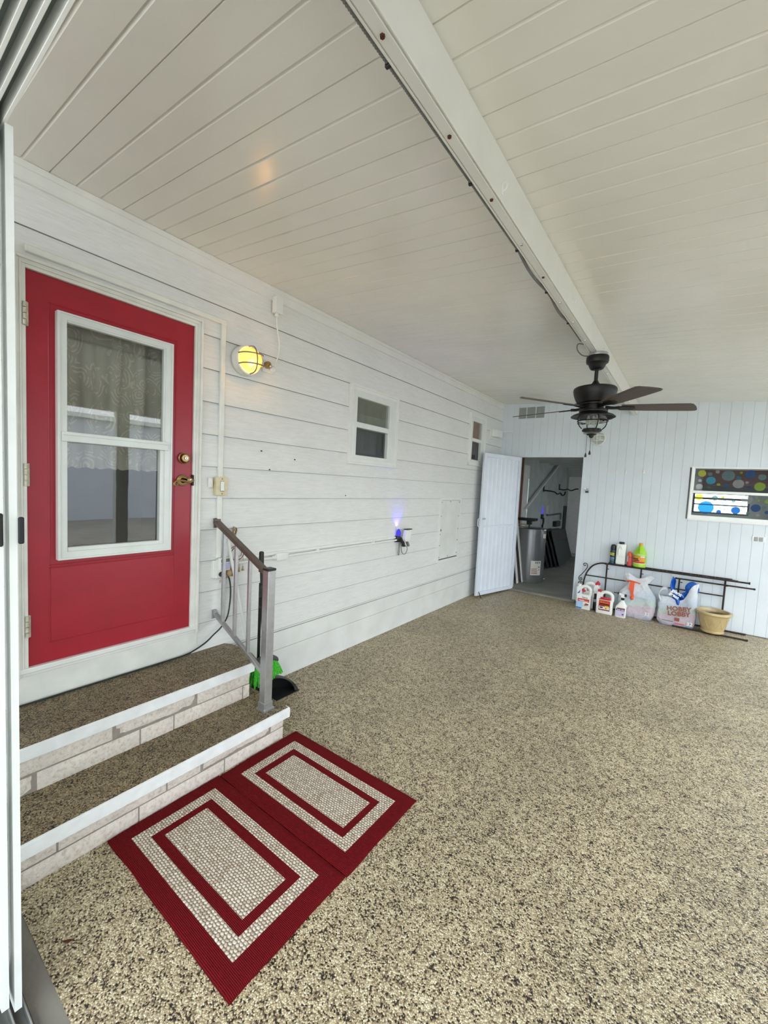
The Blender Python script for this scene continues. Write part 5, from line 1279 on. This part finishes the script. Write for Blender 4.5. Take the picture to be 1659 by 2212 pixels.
obj('body', B().lathe([(0, 0), (.028, 0), (.03, .005), (.03, .17), (.022, .185), (0, .186)], (1.658, 6.565, 0), n=24), M['black'], bb)
obj('cap', B().lathe([(.022, .182), (.024, .188), (.024, .235), (.02, .24), (0, .24)], (1.658, 6.565, 0), n=20), M['black'], bb); wrap((1.658, 6.565, 0), .0304, -PI*.9, -PI*.3, .125, .165, M['ventgrey'], 'grey_print', bb)
j2 = handle_jug(1.790, 6.475, .205, .10, .315, 0, 'white jug with a large red and orange label, beside the spray bottle', -1, M['redpl'])
F2 = 6.475-.0505
for x0, x1, z0, z1, m in ((1.722, 1.862, .055, .195, 'maroon'), (1.724, 1.860, .140, .193, 'labelred'), (1.728, 1.856, .070, .112, 'paper'), (1.80, 1.852, .100, .122, 'yellow'), (1.745, 1.83, .160, .172, 'yellow'), (1.735, 1.848, .142, .152, 'paper'), (1.738, 1.775, .086, .104, 'blackprint'), (1.808, 1.822, .080, .096, 'brownprint'), (1.718, 1.755, .205, .214, 'brownprint')):
    sticker(j2, x0, x1, z0, z1, M[m], F2-(.0008 if m in ('paper', 'labelred') else .0016 if m not in ('maroon',) else 0))
text('lettering', 'BUG STOP', .016, M['blackprint'], (1.79, F2-.0026, .166), rx, ry, j2, .0003, .0006)
obj('red_grip', B().box(1.735, 1.865, F2+.0, F2+.03, .205, .238, .008, 2), M['redpl'], j2)
sb = thing('spray_bottle', (1.99, 6.47, 0), 'white trigger spray bottle with a lilac label in front of the tied bag', 'spray bottle')
b = B(); cx, cy = 1.99, 6.47
prof = [(.062, .040, 0), (.066, .043, .008), (.066, .043, .14), (.060, .040, .165), (.036, .030, .20), (.020, .020, .225), (.017, .017, .25)]
rows = []
for w, d, z in prof: rows.append([b.bm.verts.new((cx+w*math.copysign(abs(math.cos(a))**.6, math.cos(a))+(.012 if z > .16 else 0), cy+d*math.copysign(abs(math.sin(a))**.6, math.sin(a)), z)) for a in [2*PI*i/28 for i in range(28)]])
for r, q in zip(rows, rows[1:]):
    for i in range(28): j = (i+1) % 28; b.face((r[i], r[j], q[j], q[i]))
b.face(rows[0][::-1]); b.face(rows[-1]); obj('body', b, M['whitepl'], sb, 40)
b = B().lathe([(.020, .238), (.022, .242), (.022, .268), (.018, .272), (0, .272)], (cx+.012, cy, 0), n=18); obj('collar', b, M['black'], sb)
b = B(); b.prism([(cx+.035, cy-.014, .268), (cx+.045, cy-.014, .300), (cx+.02, cy-.014, .322), (cx-.035, cy-.014, .332), (cx-.035, cy-.014, .308), (cx-.01, cy-.014, .298), (cx-.005, cy-.014, .268)], (0, .028, 0)); obj('trigger_head', b, M['whitepl'], sb, 30)
b = B(); b.tube([(cx-.033, cy, .320), (cx-.055, cy, .325)], .015, 12); b.tube([(cx-.05, cy, .324), (cx-.10, cy, .322)], .006, 8); b.box(cx+.028, cx+.056, cy-.016, cy+.016, .286, .322, .004); obj('nozzle', b, M['black'], sb)
Fs = cy-.0435
sticker(sb, cx-.052, cx+.052, .018, .098, M['lilac'], Fs); sticker(sb, cx-.052, cx+.052, .098, .120, M['purple'], Fs); sticker(sb, cx-.040, cx+.052, .120, .134, M['brownprint'], Fs); sticker(sb, cx-.04, cx+.0, .104, .113, M['paper'], Fs-.0009, 'print_line'); sticker(sb, cx+.008, cx+.046, .104, .113, M['paper'], Fs-.0009, 'print_line'); sticker(sb, cx+.02, cx+.042, .04, .055, M['purple'], Fs-.0009, 'print_mark')

# ------------------------------------------------------------------ plastic bags
def bag_mesh(x0, x1, y0, y1, topf, seed, gather=None, wr=.016):
    b = B(); NU, NV = 88, 46; cx, cy = (x0+x1)/2, (y0+y1)/2; W, D = (x1-x0)/2, (y1-y0)/2
    rows = []
    for j in range(NV+1):
        v = j/NV; row = []
        for i in range(NU):
            a = 2*PI*i/NU; ca, sa = math.cos(a), math.sin(a)
            ex = .42
            ux, uy = math.copysign(abs(ca)**ex, ca), math.copysign(abs(sa)**ex, sa)
            x = cx+W*ux; z = topf((x-x0)/(x1-x0), sa)*v
            k = 1.0
            bul = 1+.05*math.sin(PI*min(1, v*1.2))
            dk = (1-.55*v**2.4)
            if gather:
                zg, rg, zt = gather
                if z > zg*.62:
                    t = min(1, (z-zg*.62)/(zg*.38)); t = t*t*(3-2*t); k = lerp(1, rg, t); dk *= lerp(1, .9, t)
                if z > zg: k = rg+(z-zg)/(zt-zg)*.36
            foot = min(1, .90+.10*min(1, v*9))
            n1 = mnoise.noise(V((x*7+seed, uy*2+seed*2, z*9)))+.5*mnoise.noise(V((x*17+seed, uy*4, z*21)))
            ampx = wr*min(1, v*6+.15)
            px = cx+W*ux*k*bul*foot+n1*ampx; py = cy+D*uy*dk*(k if gather else 1)*foot+n1*ampx*.9
            row.append(b.bm.verts.new((px, py, max(.001, z+n1*ampx*.5*min(1, v*4)))))
        rows.append(row)
    for r, q in zip(rows, rows[1:]):
        for i in range(NU): j = (i+1) % NU; b.face((r[i], r[j], q[j], q[i]))
    b.face(rows[0][::-1])
    return b
gb = thing('tied_plastic_bag', (2.15, 6.65, 0), 'whitish plastic bag tied with an orange ribbon, left of the two bags', 'bag')
obj('bag', bag_mesh(1.940, 2.362, 6.552, 6.748, lambda u, s: .562+.03*math.sin(u*9), 2.0, (.478, .52, .572), .020), M['bag'], gb, 80, fixn=False)
b = B(); b.tube(smoothpts([(2.01, 6.59, .482), (2.06, 6.578, .498), (2.12, 6.58, .492), (2.18, 6.59, .478)], 5), .009, 8)
for (xa, za), (xb, zb_) in (((2.08, .487), (2.07, .38)), ((2.10, .487), (2.095, .35)), ((2.085, .39), (2.105, .29))):
    b.prism([(xa-.016, 6.575, za), (xa+.014, 6.573, za), (xb+.020, 6.540, zb_), (xb-.018, 6.543, zb_)], (0, .006, 0))
b.ball((2.10, 6.545, .275), .026, (.9, .5, 1.2))
obj('ribbon', b, M['orange'], gb, 40)
text('lettering', '32', .062, M['whiteprint'], (2.29, 6.532, .090), rx, ry, gb, .001, .001)
hb = thing('carrier_bag', (2.62, 6.65, 0), 'whitish plastic carrier bag with brown lettering beside the tan pot', 'bag')
def htop(u, s):
    base = .335+.03*math.sin(u*7)
    right = max(0, (u-.55)/.35); right = min(1, right); right = right*right*(3-2*right)
    left = max(0, 1-u/.16)
    return base+.23*right+.03*left
obj('bag', bag_mesh(2.41, 2.806, 6.535, 6.725, htop, 6.0, None, .014), M['bag'], hb, 80, fixn=False)
pl_ = smoothpts([(2.425, 6.56, .31), (2.396, 6.565, .39), (2.42, 6.58, .455), (2.47, 6.60, .475), (2.50, 6.62, .43), (2.49, 6.64, .34)], 6)
b = B(); pr_ = None
for p in pl_:
    a, c = b.bm.verts.new(p+V((0, -.014, -.020))), b.bm.verts.new(p+V((.004, .014, .020)))
    if pr_: b.face((pr_[0], a, c, pr_[1]))
    pr_ = (a, c)
ho = obj('handle_loop', b, M['bag'], hb, 80, fixn=False)
md = ho.modifiers.new('thick', 'SOLIDIFY'); md.thickness = .004
up_ = (.02, 0, 1)
text('lettering', 'HOBBY', .078, M['brownprint'], (2.628, 6.508, .242), (1, 0, .10), (-.10, 0, 1), hb, .001, .0028, 1.0); text('lettering', 'LOBBY', .078, M['brownprint'], (2.632, 6.508, .178), (1, 0, .10), (-.10, 0, 1), hb, .001, .0028, 1.0)
text('lettering', '32', .066, M['whiteprint'], (2.752, 6.508, .070), rx, ry, hb, .001, .001)
obj('brown_emblem', B().box(2.592, 2.645, 6.5073, 6.5095, .083, .126, .012, 2), M['brownprint'], hb)
obj('print_line', B().box(2.46, 2.58, 6.508, 6.5095, .063, .072), M['greyprint'], hb, 0); obj('print_line', B().box(2.60, 2.70, 6.507, 6.509, .045, .058), M['salmon'], hb, 0)
bl = thing('blue_bag', (2.62, 6.64, .28), 'bright blue plastic bag with white lettering inside the carrier bag', 'bag')
b = B().grid(lambda u, v: (lerp(2.53+.0*v, 2.625-.065*v, u)+.016*math.sin(v*7), 6.585+.02*math.sin(u*5+v*6), lerp(.28, .64-.05*u, v)), 14, 20); o = obj('front_fold', b, M['bluebag'], bl, 80, fixn=False); o.modifiers.new('thick', 'SOLIDIFY').thickness = .006
b = B().grid(lambda u, v: (lerp(2.62, 2.72, u)+.012*math.sin(v*5), 6.63+.02*math.sin(u*5+v*4), lerp(.28, .41+.06*u, v)), 12, 14); o = obj('middle_fold', b, M['bluebag'], bl, 80, fixn=False); o.modifiers.new('thick', 'SOLIDIFY').thickness = .006
b = B().ball((2.745, 6.64, .50), .10, (.72, .42, .95), 24)
for v in b.bm.verts: v.co += V((1, 1, 1))*.012*mnoise.noise(v.co*14)
obj('bulge', b, M['bluebag'], bl, 80)
text('lettering', 'giant', .062, M['whiteprint'], (2.592, 6.556, .442), (.86, 0, -.5), (.5, 0, .86), bl, .001, .002); text('lettering', 'great', .055, M['whiteprint'], (2.565, 6.556, .398), (.86, 0, -.5), (.5, 0, .86), bl, .001, .002)

# ------------------------------------------------------------------ flower pot
pt_ = thing('flower_pot', (2.982, 6.565, .0), 'glazed tan flower pot with a rolled rim at the right end of the iron stand', 'flower pot')
P0 = (2.982, 6.565, .0225)
obj('pot_body', B().lathe([(0, 0), (.110, 0), (.118, .006), (.119, .022), (.113, .030), (.118, .045), (.140, .13), (.153, .205), (.160, .222), (.178, .228), (.186, .242), (.183, .258), (.172, .266), (.156, .264), (.150, .25), (.146, .225)], P0, n=64), M['pot'], pt_, 40)
b = B()
for k in range(6):
    a0 = -PI/2-.9+k*.55
    for s in (1, -1):
        pts = []
        for i in range(9):
            t = i/8; z = lerp(.19, .07, t); r = .119+(.153-.118)*((z-.045)/.16)+.0015
            a = a0+s*(.27-.27*t**1.6)
            pts.append((P0[0]+r*math.cos(a), P0[1]+r*math.sin(a), P0[2]+z))
        b.tube(pts, [.003]*9, 6)
obj('relief_swags', b, M['pot'], pt_)
obj('soil', B().lathe([(0, .215), (.08, .218), (.147, .212)], P0, n=40), M['soil'], pt_)
# dry leaf bits on the floor near the sill
tag(obj('dry_leaf', B().prism([(.992, .462, .003), (1.012, .470, .004), (1.02, .49, .004), (1.006, .483, .003)], (0, 0, .002)), M['rust']), 'small rust brown leaf bit on the pebble floor near the sill', 'leaf')

# ------------------------------------------------------------------ light
w = bpy.data.worlds.new('overcast'); SC.world = w; w.use_nodes = True
nt = w.node_tree; nt.nodes.clear()
out = nt.nodes.new('ShaderNodeOutputWorld'); bg = nt.nodes.new('ShaderNodeBackground'); bg.inputs[0].default_value = (.88, .95, 1, 1); bg.inputs[1].default_value = WORLD
nt.links.new(bg.outputs[0], out.inputs[0])
def light(name, typ, loc, energy, col, parent=None, **kw):
    l = bpy.data.lights.new(name, typ); l.energy = energy; l.color = col
    for k, v in kw.items(): setattr(l, k, v)
    o = bpy.data.objects.new(name, l); o.location = V(loc)-(ORG[parent.name] if parent else V((0, 0, 0))); COL.objects.link(o); o.parent = parent; return o
light('bulb_light', 'POINT', bulbpos+V((.02, 0, 0)), LAMP, (1, .66, .32), wlamp, shadow_soft_size=.03)
o = light('blue_glow', 'SPOT', (.036, 3.835, 1.168), 5.0, (.06, .03, 1), dv, shadow_soft_size=.006, spot_size=math.radians(95), spot_blend=.9)
o.rotation_euler = (math.radians(180), math.radians(-6), 0)

# ------------------------------------------------------------------ camera
cam = bpy.data.cameras.new('camera'); co = bpy.data.objects.new('camera', cam); COL.objects.link(co)
fpx, yaw, pitch, roll = 897.16898, .633701507, -.0678963982, .0499278358
cam.sensor_fit = 'AUTO'; cam.sensor_width = 36; cam.lens = fpx/2212*36; cam.clip_start = .02
cy_, sy_, cp, sp_ = math.cos(yaw), math.sin(yaw), math.cos(pitch), math.sin(pitch)
f = V((-sy_*cp, cy_*cp, sp_)); r = V((cy_, sy_, 0)); u = r.cross(f)
cr, sr = math.cos(roll), math.sin(roll); r2 = r*cr+u*sr; u2 = -r*sr+u*cr
mw = Matrix((r2, u2, -f)).transposed().to_4x4(); mw.translation = V((2.64, 0, 1.66)); co.matrix_world = mw
SC.camera = co
vs = SC.view_settings; SC.display_settings.display_device = 'sRGB'; vs.view_transform = 'Standard'; vs.look = 'None'; vs.gamma = 1; vs.use_curve_mapping = False; vs.exposure = EXPO
cy = SC.cycles; cy.max_bounces = 10; cy.diffuse_bounces = 6; cy.glossy_bounces = 4; cy.transparent_max_bounces = 12; cy.transmission_bounces = 6; cy.sample_clamp_indirect = 8; cy.caustics_reflective = False; cy.caustics_refractive = False
